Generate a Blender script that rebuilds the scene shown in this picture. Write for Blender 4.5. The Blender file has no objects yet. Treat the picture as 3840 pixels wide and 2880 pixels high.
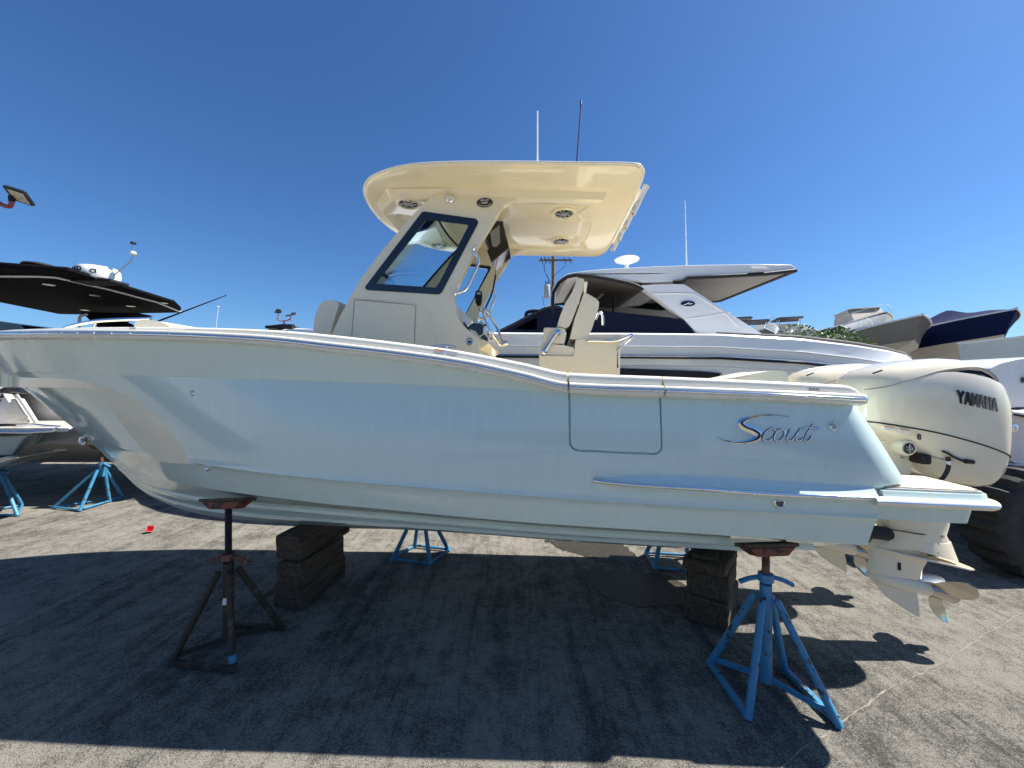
import bpy, bmesh, math, random
from mathutils import Vector, Matrix, Euler
from mathutils.geometry import tessellate_polygon

random.seed(7)
R = math.radians
scene = bpy.context.scene
COL = scene.collection

# ------------------------------------------------------------------ camera
cam_d = bpy.data.cameras.new('camera')
cam = bpy.data.objects.new('camera', cam_d)
COL.objects.link(cam)
cam.location = (0, 0, 2.0)
cam.rotation_euler = (R(90), 0, 0)
cam_d.sensor_width = 36.0
cam_d.lens = 13.573
cam_d.clip_start = 0.05
cam_d.clip_end = 3000
scene.camera = cam

# ------------------------------------------------------------------ sky, sun, exposure
SUN_EL = R(51)
SUN_AZ = R(6.5)            # measured from +X towards +Y
world = bpy.data.worlds.new('World')
scene.world = world
world.use_nodes = True
nt = world.node_tree
for n in list(nt.nodes):
    nt.nodes.remove(n)
sky = nt.nodes.new('ShaderNodeTexSky')
sky.sky_type = 'NISHITA'
sky.sun_disc = False
sky.sun_elevation = SUN_EL
sky.sun_rotation = R(90) - SUN_AZ
sky.altitude = 0
sky.air_density = 1.0
sky.dust_density = 0.6
sky.ozone_density = 3.0
hs = nt.nodes.new('ShaderNodeHueSaturation')
hs.inputs['Saturation'].default_value = 1.10
tint = nt.nodes.new('ShaderNodeVectorMath')
tint.operation = 'MULTIPLY'
tint.inputs[1].default_value = (0.73, 1.05, 1.40)
bg = nt.nodes.new('ShaderNodeBackground')
bg.inputs['Strength'].default_value = 0.05
wo = nt.nodes.new('ShaderNodeOutputWorld')
nt.links.new(sky.outputs['Color'], hs.inputs['Color'])
nt.links.new(hs.outputs['Color'], tint.inputs[0])
nt.links.new(tint.outputs['Vector'], bg.inputs['Color'])
nt.links.new(bg.outputs['Background'], wo.inputs['Surface'])

sun_d = bpy.data.lights.new('sun', 'SUN')
sun_d.energy = 5.0
sun_d.angle = R(0.53)
sun_d.color = (1.0, 0.955, 0.88)
sun = bpy.data.objects.new('sun', sun_d)
COL.objects.link(sun)
to_sun = Vector((math.cos(SUN_EL) * math.cos(SUN_AZ), math.cos(SUN_EL) * math.sin(SUN_AZ), math.sin(SUN_EL)))
sun.rotation_euler = (-to_sun).to_track_quat('-Z', 'Y').to_euler()
sun.location = (20, 5, 30)

scene.view_settings.view_transform = 'Standard'
scene.view_settings.look = 'None'
scene.view_settings.exposure = 1.0
scene.view_settings.gamma = 1.0
scene.view_settings.use_curve_mapping = False
scene.cycles.max_bounces = 10
scene.cycles.transparent_max_bounces = 12
scene.cycles.caustics_reflective = False
scene.cycles.caustics_refractive = False

# ------------------------------------------------------------------ materials
M = {}
def new_mat(name):
    m = bpy.data.materials.new(name)
    m.use_nodes = True
    M[name] = m
    return m, m.node_tree, m.node_tree.nodes['Principled BSDF']

def mat(name, col, rough=0.5, metal=0.0, coat=0.0, vary=0.06, scale=6.0, rvary=0.08, bump=0.0, bscale=60.0, spec=0.5):
    m, t, p = new_mat(name)
    p.inputs['Metallic'].default_value = metal
    p.inputs['Coat Weight'].default_value = coat
    p.inputs['Coat Roughness'].default_value = 0.03
    p.inputs['Specular IOR Level'].default_value = spec
    tc = t.nodes.new('ShaderNodeTexCoord')
    nz = t.nodes.new('ShaderNodeTexNoise')
    nz.inputs['Scale'].default_value = scale
    nz.inputs['Detail'].default_value = 6
    nz.inputs['Roughness'].default_value = 0.65
    t.links.new(tc.outputs['Object'], nz.inputs['Vector'])
    mr = t.nodes.new('ShaderNodeMapRange')
    mr.inputs['From Min'].default_value = 0.3
    mr.inputs['From Max'].default_value = 0.7
    mr.inputs['To Min'].default_value = 1.0 - vary
    mr.inputs['To Max'].default_value = 1.0 + vary
    t.links.new(nz.outputs['Fac'], mr.inputs['Value'])
    mx = t.nodes.new('ShaderNodeVectorMath')
    mx.operation = 'SCALE'
    mx.inputs[0].default_value = col
    t.links.new(mr.outputs['Result'], mx.inputs['Scale'])
    t.links.new(mx.outputs['Vector'], p.inputs['Base Color'])
    r2 = t.nodes.new('ShaderNodeMapRange')
    r2.inputs['From Min'].default_value = 0.3
    r2.inputs['From Max'].default_value = 0.7
    r2.inputs['To Min'].default_value = max(0.0, rough - rvary)
    r2.inputs['To Max'].default_value = min(1.0, rough + rvary)
    t.links.new(nz.outputs['Fac'], r2.inputs['Value'])
    t.links.new(r2.outputs['Result'], p.inputs['Roughness'])
    if bump:
        n2 = t.nodes.new('ShaderNodeTexNoise')
        n2.inputs['Scale'].default_value = bscale
        n2.inputs['Detail'].default_value = 4
        t.links.new(tc.outputs['Object'], n2.inputs['Vector'])
        b = t.nodes.new('ShaderNodeBump')
        b.inputs['Strength'].default_value = bump
        b.inputs['Distance'].default_value = 0.01
        t.links.new(n2.outputs['Fac'], b.inputs['Height'])
        t.links.new(b.outputs['Normal'], p.inputs['Normal'])
    return m

def worn(name, col, under, rough=0.45, amount=0.56, scale=9.0, metal=0.0):
    """paint over a second colour that shows where the paint has worn off"""
    m, t, p = new_mat(name)
    tc = t.nodes.new('ShaderNodeTexCoord')
    nz = t.nodes.new('ShaderNodeTexNoise')
    nz.inputs['Scale'].default_value = scale
    nz.inputs['Detail'].default_value = 9
    nz.inputs['Roughness'].default_value = 0.7
    t.links.new(tc.outputs['Object'], nz.inputs['Vector'])
    cr = t.nodes.new('ShaderNodeValToRGB')
    cr.color_ramp.elements[0].position = amount
    cr.color_ramp.elements[0].color = (*col, 1)
    cr.color_ramp.elements[1].position = amount + 0.03
    cr.color_ramp.elements[1].color = (*under, 1)
    t.links.new(nz.outputs['Fac'], cr.inputs['Fac'])
    t.links.new(cr.outputs['Color'], p.inputs['Base Color'])
    p.inputs['Roughness'].default_value = rough
    p.inputs['Metallic'].default_value = metal
    b = t.nodes.new('ShaderNodeBump')
    b.inputs['Strength'].default_value = 0.25
    b.inputs['Distance'].default_value = 0.004
    t.links.new(nz.outputs['Fac'], b.inputs['Height'])
    t.links.new(b.outputs['Normal'], p.inputs['Normal'])
    return m

def hull_mat():
    m, t, p = new_mat('hull_paint')
    L = t.links.new
    tc = t.nodes.new('ShaderNodeTexCoord')
    def noise(scale, detail, mp=(1, 1, 1)):
        g = t.nodes.new('ShaderNodeMapping')
        g.inputs['Scale'].default_value = mp
        L(tc.outputs['Object'], g.inputs['Vector'])
        n = t.nodes.new('ShaderNodeTexNoise')
        n.inputs['Scale'].default_value = scale
        n.inputs['Detail'].default_value = detail
        L(g.outputs['Vector'], n.inputs['Vector'])
        return n.outputs['Fac']
    def ramp(f, a, b, lo, hi):
        r = t.nodes.new('ShaderNodeMapRange')
        r.inputs['From Min'].default_value = a
        r.inputs['From Max'].default_value = b
        r.inputs['To Min'].default_value = lo
        r.inputs['To Max'].default_value = hi
        L(f, r.inputs['Value'])
        return r.outputs['Result']
    # faint dried water runs and dust over the gelcoat
    run = ramp(noise(3.0, 6, (9, 9, .7)), .42, .72, 1.0, .965)
    dust = ramp(noise(1.3, 7), .35, .7, 1.015, .965)
    mm = t.nodes.new('ShaderNodeMath')
    mm.operation = 'MULTIPLY'
    L(run, mm.inputs[0]); L(dust, mm.inputs[1])
    sc = t.nodes.new('ShaderNodeVectorMath')
    sc.operation = 'SCALE'
    sc.inputs[0].default_value = (0.60, 0.735, 0.70)
    L(mm.outputs['Value'], sc.inputs['Scale'])
    L(sc.outputs['Vector'], p.inputs['Base Color'])
    L(ramp(noise(5.0, 8, (3, 3, 1)), .35, .7, .07, .20), p.inputs['Roughness'])
    p.inputs['Coat Weight'].default_value = 0.35
    p.inputs['Coat Roughness'].default_value = 0.02
    b = t.nodes.new('ShaderNodeBump')
    b.inputs['Strength'].default_value = 0.35
    b.inputs['Distance'].default_value = 0.004
    L(noise(2.6, 2), b.inputs['Height'])
    L(b.outputs['Normal'], p.inputs['Normal'])
    L(b.outputs['Normal'], p.inputs['Coat Normal'])
hull_mat()
mat('cream', (0.83, 0.745, 0.55), 0.16, coat=0.4, vary=0.02, scale=2, rvary=0.04)
mat('coaming_white', (0.78, 0.75, 0.66), 0.28, coat=0.2, vary=0.03, scale=4, bump=0.05, bscale=300)
mat('vinyl', (0.78, 0.72, 0.58), 0.45, vary=0.03, scale=8, bump=0.10, bscale=500)
mat('white_gel', (0.80, 0.80, 0.79), 0.22, coat=0.3, vary=0.03, scale=1.5)
mat('taupe_gel', (0.17, 0.16, 0.145), 0.35, coat=0.2, vary=0.06, scale=1.5)
mat('warm_white', (0.78, 0.74, 0.66), 0.25, coat=0.3, vary=0.04, scale=1.5)
mat('headliner_taupe', (0.13, 0.118, 0.105), 0.7, vary=0.1)
mat('grey_gel', (0.34, 0.35, 0.375), 0.3, coat=0.2, vary=0.05, scale=1.2)
mat('pale_green', (0.42, 0.53, 0.50), 0.3, coat=0.2, vary=0.05, scale=1.5)
mat('pale_aqua', (0.58, 0.645, 0.64), 0.3, coat=0.2, vary=0.05, scale=1.5)
mat('pink_white', (0.76, 0.68, 0.64), 0.25, coat=0.3, vary=0.04, scale=1.5)
mat('bottom_paint', (0.16, 0.15, 0.13), 0.7, vary=0.15, scale=3)
mat('bottom_pale', (0.50, 0.49, 0.45), 0.6, vary=0.12, scale=2.5)
mat('chrome', (0.78, 0.78, 0.78), 0.06, metal=1.0, vary=0.02, rvary=0.03)
mat('steel_dull', (0.55, 0.55, 0.54), 0.28, metal=1.0, vary=0.06)
mat('black_gloss', (0.012, 0.012, 0.016), 0.10, coat=0.5, vary=0.05)
mat('black_matt', (0.014, 0.014, 0.016), 0.55, vary=0.2, scale=20, spec=0.3)
mat('rubber', (0.022, 0.021, 0.020), 0.75, vary=0.25, scale=14, bump=0.3, bscale=40)
mat('navy_canvas', (0.006, 0.009, 0.026), 0.75, vary=0.12, scale=5, bump=0.25, bscale=8, spec=0.12)
mat('navy_cover', (0.010, 0.017, 0.065), 0.8, vary=0.15, scale=4, bump=0.35, bscale=5, spec=0.08)
mat('black_canvas', (0.015, 0.016, 0.022), 0.7, vary=0.2, scale=4, bump=0.2, bscale=8)
mat('grey_canvas', (0.13, 0.125, 0.12), 0.8, vary=0.12, scale=4, bump=0.3, bscale=6)
mat('tan_canvas', (0.42, 0.36, 0.30), 0.8, vary=0.1, scale=4, bump=0.2, bscale=8)
mat('teak_foam', (0.70, 0.58, 0.42), 0.7, vary=0.08, scale=30)
mat('silver_text', (0.50, 0.50, 0.50), 0.25, metal=0.8, vary=0.02)
mat('white_print', (0.75, 0.75, 0.74), 0.5, vary=0.02)
mat('orange_print', (0.75, 0.22, 0.06), 0.5, vary=0.02)
mat('grey_print', (0.30, 0.30, 0.31), 0.5, vary=0.02)
mat('red_plastic', (0.80, 0.05, 0.06), 0.3, vary=0.05)
mat('rust_red', (0.32, 0.07, 0.05), 0.6, vary=0.25, scale=18)
mat('lamp_glass', (0.62, 0.56, 0.42), 0.2, vary=0.05)
mat('interior_grey', (0.34, 0.33, 0.31), 0.5, vary=0.08, scale=2)
mat('pole_wood', (0.16, 0.125, 0.095), 0.85, vary=0.25, scale=6, bump=0.4, bscale=25)
mat('transformer_grey', (0.36, 0.38, 0.39), 0.45, vary=0.08)
mat('concrete_wall', (0.38, 0.36, 0.33), 0.85, vary=0.12, scale=3, bump=0.3, bscale=20)
worn('jack_blue', (0.042, 0.215, 0.39), (0.05, 0.03, 0.022), 0.45, 0.575, 13)
worn('jack_brown', (0.035, 0.026, 0.018), (0.10, 0.08, 0.055), 0.75, 0.57, 16)
worn('jack_rust', (0.09, 0.035, 0.022), (0.20, 0.09, 0.05), 0.75, 0.5, 20)
worn('pad_orange', (0.20, 0.062, 0.035), (0.04, 0.03, 0.026), 0.7, 0.50, 16)
mat('black_dull', (0.007, 0.007, 0.008), 0.85, vary=0.2, scale=10, spec=0.05)

def glass_mat(name, tint, mixf=0.12, rough=0.0):
    m, t, p = new_mat(name)
    out = t.nodes['Material Output']
    tr = t.nodes.new('ShaderNodeBsdfTransparent')
    tr.inputs['Color'].default_value = (*tint, 1)
    gl = t.nodes.new('ShaderNodeBsdfGlossy')
    gl.inputs['Roughness'].default_value = rough
    fr = t.nodes.new('ShaderNodeFresnel')
    fr.inputs['IOR'].default_value = 1.09
    ms = t.nodes.new('ShaderNodeMixShader')
    t.links.new(fr.outputs['Fac'], ms.inputs['Fac'])
    t.links.new(tr.outputs['BSDF'], ms.inputs[1])
    t.links.new(gl.outputs['BSDF'], ms.inputs[2])
    t.links.new(ms.outputs['Shader'], out.inputs['Surface'])
    return m
glass_mat('glass', (0.86, 0.93, 0.95))
glass_mat('glass_dark', (0.10, 0.16, 0.17))

def timber_mat():
    m, t, p = new_mat('timber')
    tc = t.nodes.new('ShaderNodeTexCoord')
    mp = t.nodes.new('ShaderNodeMapping')
    mp.inputs['Scale'].default_value = (22, 2.2, 22)
    t.links.new(tc.outputs['Object'], mp.inputs['Vector'])
    nz = t.nodes.new('ShaderNodeTexNoise')
    nz.inputs['Scale'].default_value = 1.6
    nz.inputs['Detail'].default_value = 8
    nz.inputs['Roughness'].default_value = 0.7
    t.links.new(mp.outputs['Vector'], nz.inputs['Vector'])
    cr = t.nodes.new('ShaderNodeValToRGB')
    cr.color_ramp.elements[0].position = 0.32
    cr.color_ramp.elements[0].color = (0.022, 0.016, 0.011, 1)
    cr.color_ramp.elements[1].position = 0.72
    cr.color_ramp.elements[1].color = (0.15, 0.112, 0.075, 1)
    t.links.new(nz.outputs['Fac'], cr.inputs['Fac'])
    t.links.new(cr.outputs['Color'], p.inputs['Base Color'])
    p.inputs['Roughness'].default_value = 0.9
    b = t.nodes.new('ShaderNodeBump')
    b.inputs['Strength'].default_value = 0.7
    b.inputs['Distance'].default_value = 0.01
    t.links.new(nz.outputs['Fac'], b.inputs['Height'])
    t.links.new(b.outputs['Normal'], p.inputs['Normal'])
timber_mat()

def ground_mat():
    m, t, p = new_mat('yard_asphalt')
    L = t.links.new
    tc = t.nodes.new('ShaderNodeTexCoord')
    def noise(scale, detail=5, rough=0.6, vec=None, dist=0.0):
        n = t.nodes.new('ShaderNodeTexNoise')
        n.inputs['Scale'].default_value = scale
        n.inputs['Detail'].default_value = detail
        n.inputs['Roughness'].default_value = rough
        n.inputs['Distortion'].default_value = dist
        L(vec if vec is not None else tc.outputs['Object'], n.inputs['Vector'])
        return n.outputs['Fac']
    def ramp(fac, a, b, lo, hi):
        r = t.nodes.new('ShaderNodeMapRange')
        r.interpolation_type = 'SMOOTHSTEP'
        r.inputs['From Min'].default_value = a
        r.inputs['From Max'].default_value = b
        r.inputs['To Min'].default_value = lo
        r.inputs['To Max'].default_value = hi
        L(fac, r.inputs['Value'])
        return r.outputs['Result']
    def mul(a, b):
        n = t.nodes.new('ShaderNodeMath')
        n.operation = 'MULTIPLY'
        L(a, n.inputs[0]); L(b, n.inputs[1])
        return n.outputs['Value']
    # drag marks that run along the yard
    def streak(rot, sx, sy, off):
        mp = t.nodes.new('ShaderNodeMapping')
        mp.inputs['Rotation'].default_value = (0, 0, R(rot))
        mp.inputs['Scale'].default_value = (sx, sy, 1)
        mp.inputs['Location'].default_value = (off, off * 0.7, 0)
        L(tc.outputs['Object'], mp.inputs['Vector'])
        return mp.outputs['Vector']
    s1 = ramp(noise(1.0, 6, 0.62, streak(13, 6.5, 0.5, 3.1), 0.8), 0.34, 0.56, 0.68, 1.0)
    s2 = ramp(noise(1.0, 5, 0.6, streak(11, 22, 0.8, 9.0), 0.2), 0.32, 0.54, 0.80, 1.0)
    s3 = ramp(noise(1.0, 3, 0.5, streak(-24, 3.0, 0.3, 5.0), 0.4), 0.30, 0.45, 0.84, 1.0)
    big = ramp(noise(0.55, 4, 0.55, None, 0.5), 0.33, 0.68, 0.66, 1.12)
    mid = mul(ramp(noise(3.2, 8, 0.72), 0.32, 0.68, 0.62, 1.2), ramp(noise(11, 6, 0.75), 0.36, 0.64, 0.74, 1.2))
    vo = t.nodes.new('ShaderNodeTexVoronoi')
    vo.inputs['Scale'].default_value = 120
    L(tc.outputs['Object'], vo.inputs['Vector'])
    grit = mul(ramp(noise(130, 3, 0.75), 0.36, 0.64, 0.50, 1.5), ramp(noise(52, 4, 0.8), 0.36, 0.64, 0.66, 1.34))
    v = mul(mul(mul(s1, s2), mul(s3, big)), mul(mid, grit))
    cr = t.nodes.new('ShaderNodeValToRGB')
    e = cr.color_ramp.elements
    e[0].position = 0.0
    e[0].color = (0.020, 0.020, 0.022, 1)
    e[1].position = 1.0
    e[1].color = (0.40, 0.375, 0.325, 1)
    m1 = e.new(0.35)
    m1.color = (0.115, 0.110, 0.103, 1)
    sc = t.nodes.new('ShaderNodeMath')
    sc.operation = 'MULTIPLY'
    sc.inputs[1].default_value = 1.12
    L(v, sc.inputs[0])
    L(sc.outputs['Value'], cr.inputs['Fac'])
    L(cr.outputs['Color'], p.inputs['Base Color'])
    p.inputs['Roughness'].default_value = 0.9
    p.inputs['Specular IOR Level'].default_value = 0.06
    b = t.nodes.new('ShaderNodeBump')
    b.inputs['Strength'].default_value = 0.8
    b.inputs['Distance'].default_value = 0.012
    hm = t.nodes.new('ShaderNodeMath')
    hm.operation = 'ADD'
    L(grit, hm.inputs[0]); L(mid, hm.inputs[1])
    L(hm.outputs['Value'], b.inputs['Height'])
    L(b.outputs['Normal'], p.inputs['Normal'])
ground_mat()

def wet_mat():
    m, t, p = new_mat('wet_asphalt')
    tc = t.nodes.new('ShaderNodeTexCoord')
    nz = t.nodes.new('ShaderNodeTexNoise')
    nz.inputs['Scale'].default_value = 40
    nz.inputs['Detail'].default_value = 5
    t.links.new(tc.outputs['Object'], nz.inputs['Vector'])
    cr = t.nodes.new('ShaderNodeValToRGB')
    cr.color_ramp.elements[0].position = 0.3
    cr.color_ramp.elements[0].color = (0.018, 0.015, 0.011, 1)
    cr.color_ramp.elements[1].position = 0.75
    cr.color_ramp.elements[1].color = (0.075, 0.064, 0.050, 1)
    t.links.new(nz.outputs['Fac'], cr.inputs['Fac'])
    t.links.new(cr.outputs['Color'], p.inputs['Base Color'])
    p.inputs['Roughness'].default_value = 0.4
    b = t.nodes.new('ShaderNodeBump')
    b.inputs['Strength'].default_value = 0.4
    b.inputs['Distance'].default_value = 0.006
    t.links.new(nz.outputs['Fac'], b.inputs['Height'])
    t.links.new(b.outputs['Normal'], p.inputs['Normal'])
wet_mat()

def leaf_mat():
    m, t, p = new_mat('leaf')
    oi = t.nodes.new('ShaderNodeNewGeometry')
    cr = t.nodes.new('ShaderNodeValToRGB')
    cr.color_ramp.elements[0].color = (0.05, 0.10, 0.015, 1)
    cr.color_ramp.elements[1].color = (0.17, 0.25, 0.04, 1)
    t.links.new(oi.outputs['Random Per Island'], cr.inputs['Fac'])
    t.links.new(cr.outputs['Color'], p.inputs['Base Color'])
    p.inputs['Roughness'].default_value = 0.5
leaf_mat()

# ------------------------------------------------------------------ mesh helpers
def pchip(pts):
    xs = [p[0] for p in pts]
    ys = [p[1] for p in pts]
    n = len(xs)
    h = [xs[i + 1] - xs[i] for i in range(n - 1)]
    d = [(ys[i + 1] - ys[i]) / h[i] for i in range(n - 1)]
    m = [0.0] * n
    m[0] = d[0]
    m[-1] = d[-1]
    for i in range(1, n - 1):
        if d[i - 1] * d[i] <= 0:
            m[i] = 0.0
        else:
            w1 = 2 * h[i] + h[i - 1]
            w2 = h[i] + 2 * h[i - 1]
            m[i] = (w1 + w2) / (w1 / d[i - 1] + w2 / d[i])
    def f(x):
        if x <= xs[0]:
            return ys[0] + m[0] * (x - xs[0])
        if x >= xs[-1]:
            return ys[-1] + m[-1] * (x - xs[-1])
        i = 0
        while x > xs[i + 1]:
            i += 1
        t = (x - xs[i]) / h[i]
        return ((1 + 2 * t) * (1 - t) ** 2 * ys[i] + t * (1 - t) ** 2 * h[i] * m[i]
                + t * t * (3 - 2 * t) * ys[i + 1] + t * t * (t - 1) * h[i] * m[i + 1])
    return f

def smooth_line(pts, n=8):
    """Catmull-Rom through points"""
    P = [Vector(p) for p in pts]
    out = []
    for i in range(len(P) - 1):
        p0 = P[i - 1] if i > 0 else P[i] * 2 - P[i + 1]
        p1, p2 = P[i], P[i + 1]
        p3 = P[i + 2] if i + 2 < len(P) else P[i + 1] * 2 - P[i]
        for k in range(n):
            t = k / n
            out.append(0.5 * ((2 * p1) + (p2 - p0) * t + (2 * p0 - 5 * p1 + 4 * p2 - p3) * t * t
                              + (3 * p1 - p0 - 3 * p2 + p3) * t ** 3))
    out.append(P[-1])
    return out

def round_poly(poly, r, n=5):
    """round the corners of a 2-D polygon"""
    P = [Vector(p).to_2d() for p in poly]
    out = []
    N = len(P)
    for i in range(N):
        a, b, c = P[i - 1], P[i], P[(i + 1) % N]
        rr = r[i] if isinstance(r, (list, tuple)) else r
        d1 = (a - b)
        d2 = (c - b)
        k = min(rr, d1.length * 0.48, d2.length * 0.48)
        if k < 1e-5:
            out.append(tuple(b))
            continue
        s = b + d1.normalized() * k
        e = b + d2.normalized() * k
        for j in range(n + 1):
            t = j / n
            q = s * (1 - t) ** 2 + b * 2 * t * (1 - t) + e * t * t
            out.append(tuple(q))
    return out

class MB:
    def __init__(self):
        self.v = []
        self.f = []
    def add(self, vs, fs):
        o = len(self.v)
        self.v += [Vector(p) for p in vs]
        self.f += [tuple(i + o for i in f) for f in fs]
        return self
    def box(self, c, s, rot=None):
        m = rot.to_matrix() if rot is not None else Matrix.Identity(3)
        vs = [Vector(c) + m @ Vector((x * s[0] / 2, y * s[1] / 2, z * s[2] / 2))
              for x in (-1, 1) for y in (-1, 1) for z in (-1, 1)]
        return self.add(vs, [(0, 1, 3, 2), (4, 6, 7, 5), (0, 4, 5, 1), (2, 3, 7, 6), (0, 2, 6, 4), (1, 5, 7, 3)])
    def prism(self, poly, f0, f1, holes=()):
        loops = [list(poly)] + [list(h) for h in holes]
        flat = [p for l in loops for p in l]
        n = len(flat)
        tris = tessellate_polygon([[Vector((p[0], p[1], 0)) for p in l] for l in loops])
        vs = [f0(*p) for p in flat] + [f1(*p) for p in flat]
        fs = []
        for t in tris:
            fs.append(tuple(t))
            fs.append(tuple(i + n for i in reversed(t)))
        o = 0
        for l in loops:
            m = len(l)
            for i in range(m):
                j = (i + 1) % m
                fs.append((o + i, o + j, o + j + n, o + i + n))
            o += m
        return self.add(vs, fs)
    def rings(self, rings, close=True, cap0=True, cap1=True):
        k = len(rings[0])
        vs = [p for r in rings for p in r]
        fs = []
        for i in range(len(rings) - 1):
            for j in range(k if close else k - 1):
                a = i * k + j
                b = i * k + (j + 1) % k
                fs.append((a, b, b + k, a + k))
        if cap0:
            fs.append(tuple(range(k))[::-1])
        if cap1:
            fs.append(tuple(range((len(rings) - 1) * k, len(rings) * k)))
        return self.add(vs, fs)
    def tube(self, pts, r, seg=10, closed=False, caps=True, flat=1.0):
        P = [Vector(p) for p in pts]
        n = len(P)
        rs = r if isinstance(r, (list, tuple)) else [r] * n
        rings = []
        prev = None
        for i in range(n):
            if closed:
                t = P[(i + 1) % n] - P[i - 1]
            else:
                t = P[min(i + 1, n - 1)] - P[max(i - 1, 0)]
            t.normalize()
            if prev is None:
                up = Vector((0, 0, 1)) if abs(t.z) < 0.9 else Vector((0, 1, 0))
                x = t.cross(up).normalized()
            else:
                x = (prev - t * prev.dot(t)).normalized()
            prev = x
            y = t.cross(x)
            rings.append([P[i] + (x * math.cos(2 * math.pi * k / seg) + y * flat * math.sin(2 * math.pi * k / seg)) * rs[i]
                          for k in range(seg)])
        if closed:
            rings.append(rings[0])
            return self.rings(rings, True, False, False)
        return self.rings(rings, True, caps, caps)
    def lathe(self, prof, origin=(0, 0, 0), axis=(0, 0, 1), seg=24):
        ax = Vector(axis).normalized()
        q = Vector((0, 0, 1)).rotation_difference(ax)
        o = Vector(origin)
        rings = []
        for r, z in prof:
            rings.append([o + q @ Vector((max(r, 1e-4) * math.cos(2 * math.pi * k / seg), max(r, 1e-4) * math.sin(2 * math.pi * k / seg), z))
                          for k in range(seg)])
        return self.rings(rings, True, True, True)
    def grid(self, rows, flip=False):
        k = len(rows[0])
        vs = [p for r in rows for p in r]
        fs = []
        for i in range(len(rows) - 1):
            for j in range(k - 1):
                a = i * k + j
                q = (a, a + 1, a + 1 + k, a + k)
                fs.append(q[::-1] if flip else q)
        return self.add(vs, fs)
    def small_pieces(self):
        n = len(self.v)
        par = list(range(n))
        def find(a):
            while par[a] != a:
                par[a] = par[par[a]]
                a = par[a]
            return a
        for f in self.f:
            r = find(f[0])
            for i in f[1:]:
                par[find(i)] = r
        box = {}
        for i, p in enumerate(self.v):
            b = box.setdefault(find(i), [p.copy(), p.copy()])
            for k in range(3):
                b[0][k] = min(b[0][k], p[k])
                b[1][k] = max(b[1][k], p[k])
        return len(box) > 1 and max((b[1] - b[0]).length for b in box.values()) < 0.13
    def build(self, name, mt, parent=None, smooth=35, bevel=0.0, bseg=2, off=None, weld=0.0, fixn=True):
        small = len(self.v) < 4000 and self.small_pieces()
        me = bpy.data.meshes.new(name)
        vs = self.v if off is None else [p - Vector(off) for p in self.v]
        me.from_pydata([tuple(p) for p in vs], [], self.f)
        bm = bmesh.new()
        bm.from_mesh(me)
        if weld:
            bmesh.ops.remove_doubles(bm, verts=bm.verts, dist=weld)
        if fixn:
            bmesh.ops.recalc_face_normals(bm, faces=bm.faces)
        bm.to_mesh(me)
        bm.free()
        if smooth:
            me.polygons.foreach_set('use_smooth', [True] * len(me.polygons))
            me.set_sharp_from_angle(angle=R(smooth))
        mts = mt if isinstance(mt, (list, tuple)) else [mt]
        for q in mts:
            me.materials.append(M[q])
        o = bpy.data.objects.new(name, me)
        COL.objects.link(o)
        if parent is not None:
            o.parent = parent
        if small:
            o['kind'] = 'stuff'
        if bevel:
            b = o.modifiers.new('edge', 'BEVEL')
            b.width = bevel
            b.segments = bseg
            b.limit_method = 'ANGLE'
            b.angle_limit = R(40)
            b.harden_normals = False
        return o

def tag(o, label=None, cat=None, group=None, kind=None):
    if label:
        o['label'] = label
    if cat:
        o['category'] = cat
    if group:
        o['group'] = group
    if kind:
        o['kind'] = kind
    return o

def thing(name, label, cat, loc=(0, 0, 0), rz=0.0, group=None):
    o = bpy.data.objects.new(name, None)
    o.empty_display_size = 0.3
    COL.objects.link(o)
    o.location = loc
    o.rotation_euler = (0, 0, rz)
    return tag(o, label, cat, group)

def copy_tree(src, parent=None):
    c = src.copy()
    COL.objects.link(c)
    c.parent = parent
    for ch in src.children:
        copy_tree(ch, c)
    return c

def text_mesh(body, size, name, mt, parent, frame, depth=0.003, bold=0.0, xs=1.0, shear=0.0, align='LEFT', space=1.0):
    """flat lettering laid on a plane: frame = (origin, x axis, y axis)"""
    cu = bpy.data.curves.new('lettering', 'FONT')
    cu.body = body
    cu.size = size
    cu.extrude = depth
    cu.offset = bold
    cu.shear = shear
    cu.align_x = align
    cu.resolution_u = 3
    cu.space_character = space
    ob = bpy.data.objects.new('lettering_tmp', cu)
    COL.objects.link(ob)
    dg = bpy.context.evaluated_depsgraph_get()
    me = bpy.data.meshes.new_from_object(ob.evaluated_get(dg))
    bpy.data.objects.remove(ob)
    o, ax, ay = Vector(frame[0]), Vector(frame[1]).normalized(), Vector(frame[2]).normalized()
    az = ax.cross(ay)
    for v in me.vertices:
        v.co = o + ax * v.co.x * xs + ay * v.co.y + az * v.co.z
    me.materials.clear()
    me.materials.append(M[mt])
    r = bpy.data.objects.new(name, me)
    COL.objects.link(r)
    r.parent = parent
    return r

def wpt(Y):
    return lambda x, z: Vector((x, Y, z))

# ------------------------------------------------------------------ ground
g = MB()
N = 40
def gx(i):
    s = (i / N) * 2 - 1
    return math.copysign(abs(s) ** 3, s) * 900
g.grid([[Vector((gx(i), gx(j), 0)) for i in range(N + 1)] for j in range(N + 1)])
tag(g.build('ground', 'yard_asphalt', smooth=0, off=(0, 0, 0)), kind='structure')

# ================================================================== the boat in front
# local axes of the boat: x = u towards the bow, y = p towards port (the camera), z = height above the yard
boat = thing('center_console_boat', 'pale blue center console boat with cream hardtop on jack stands', 'boat',
             (2.1, 3.39, 0), math.pi - R(4.0))

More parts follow.
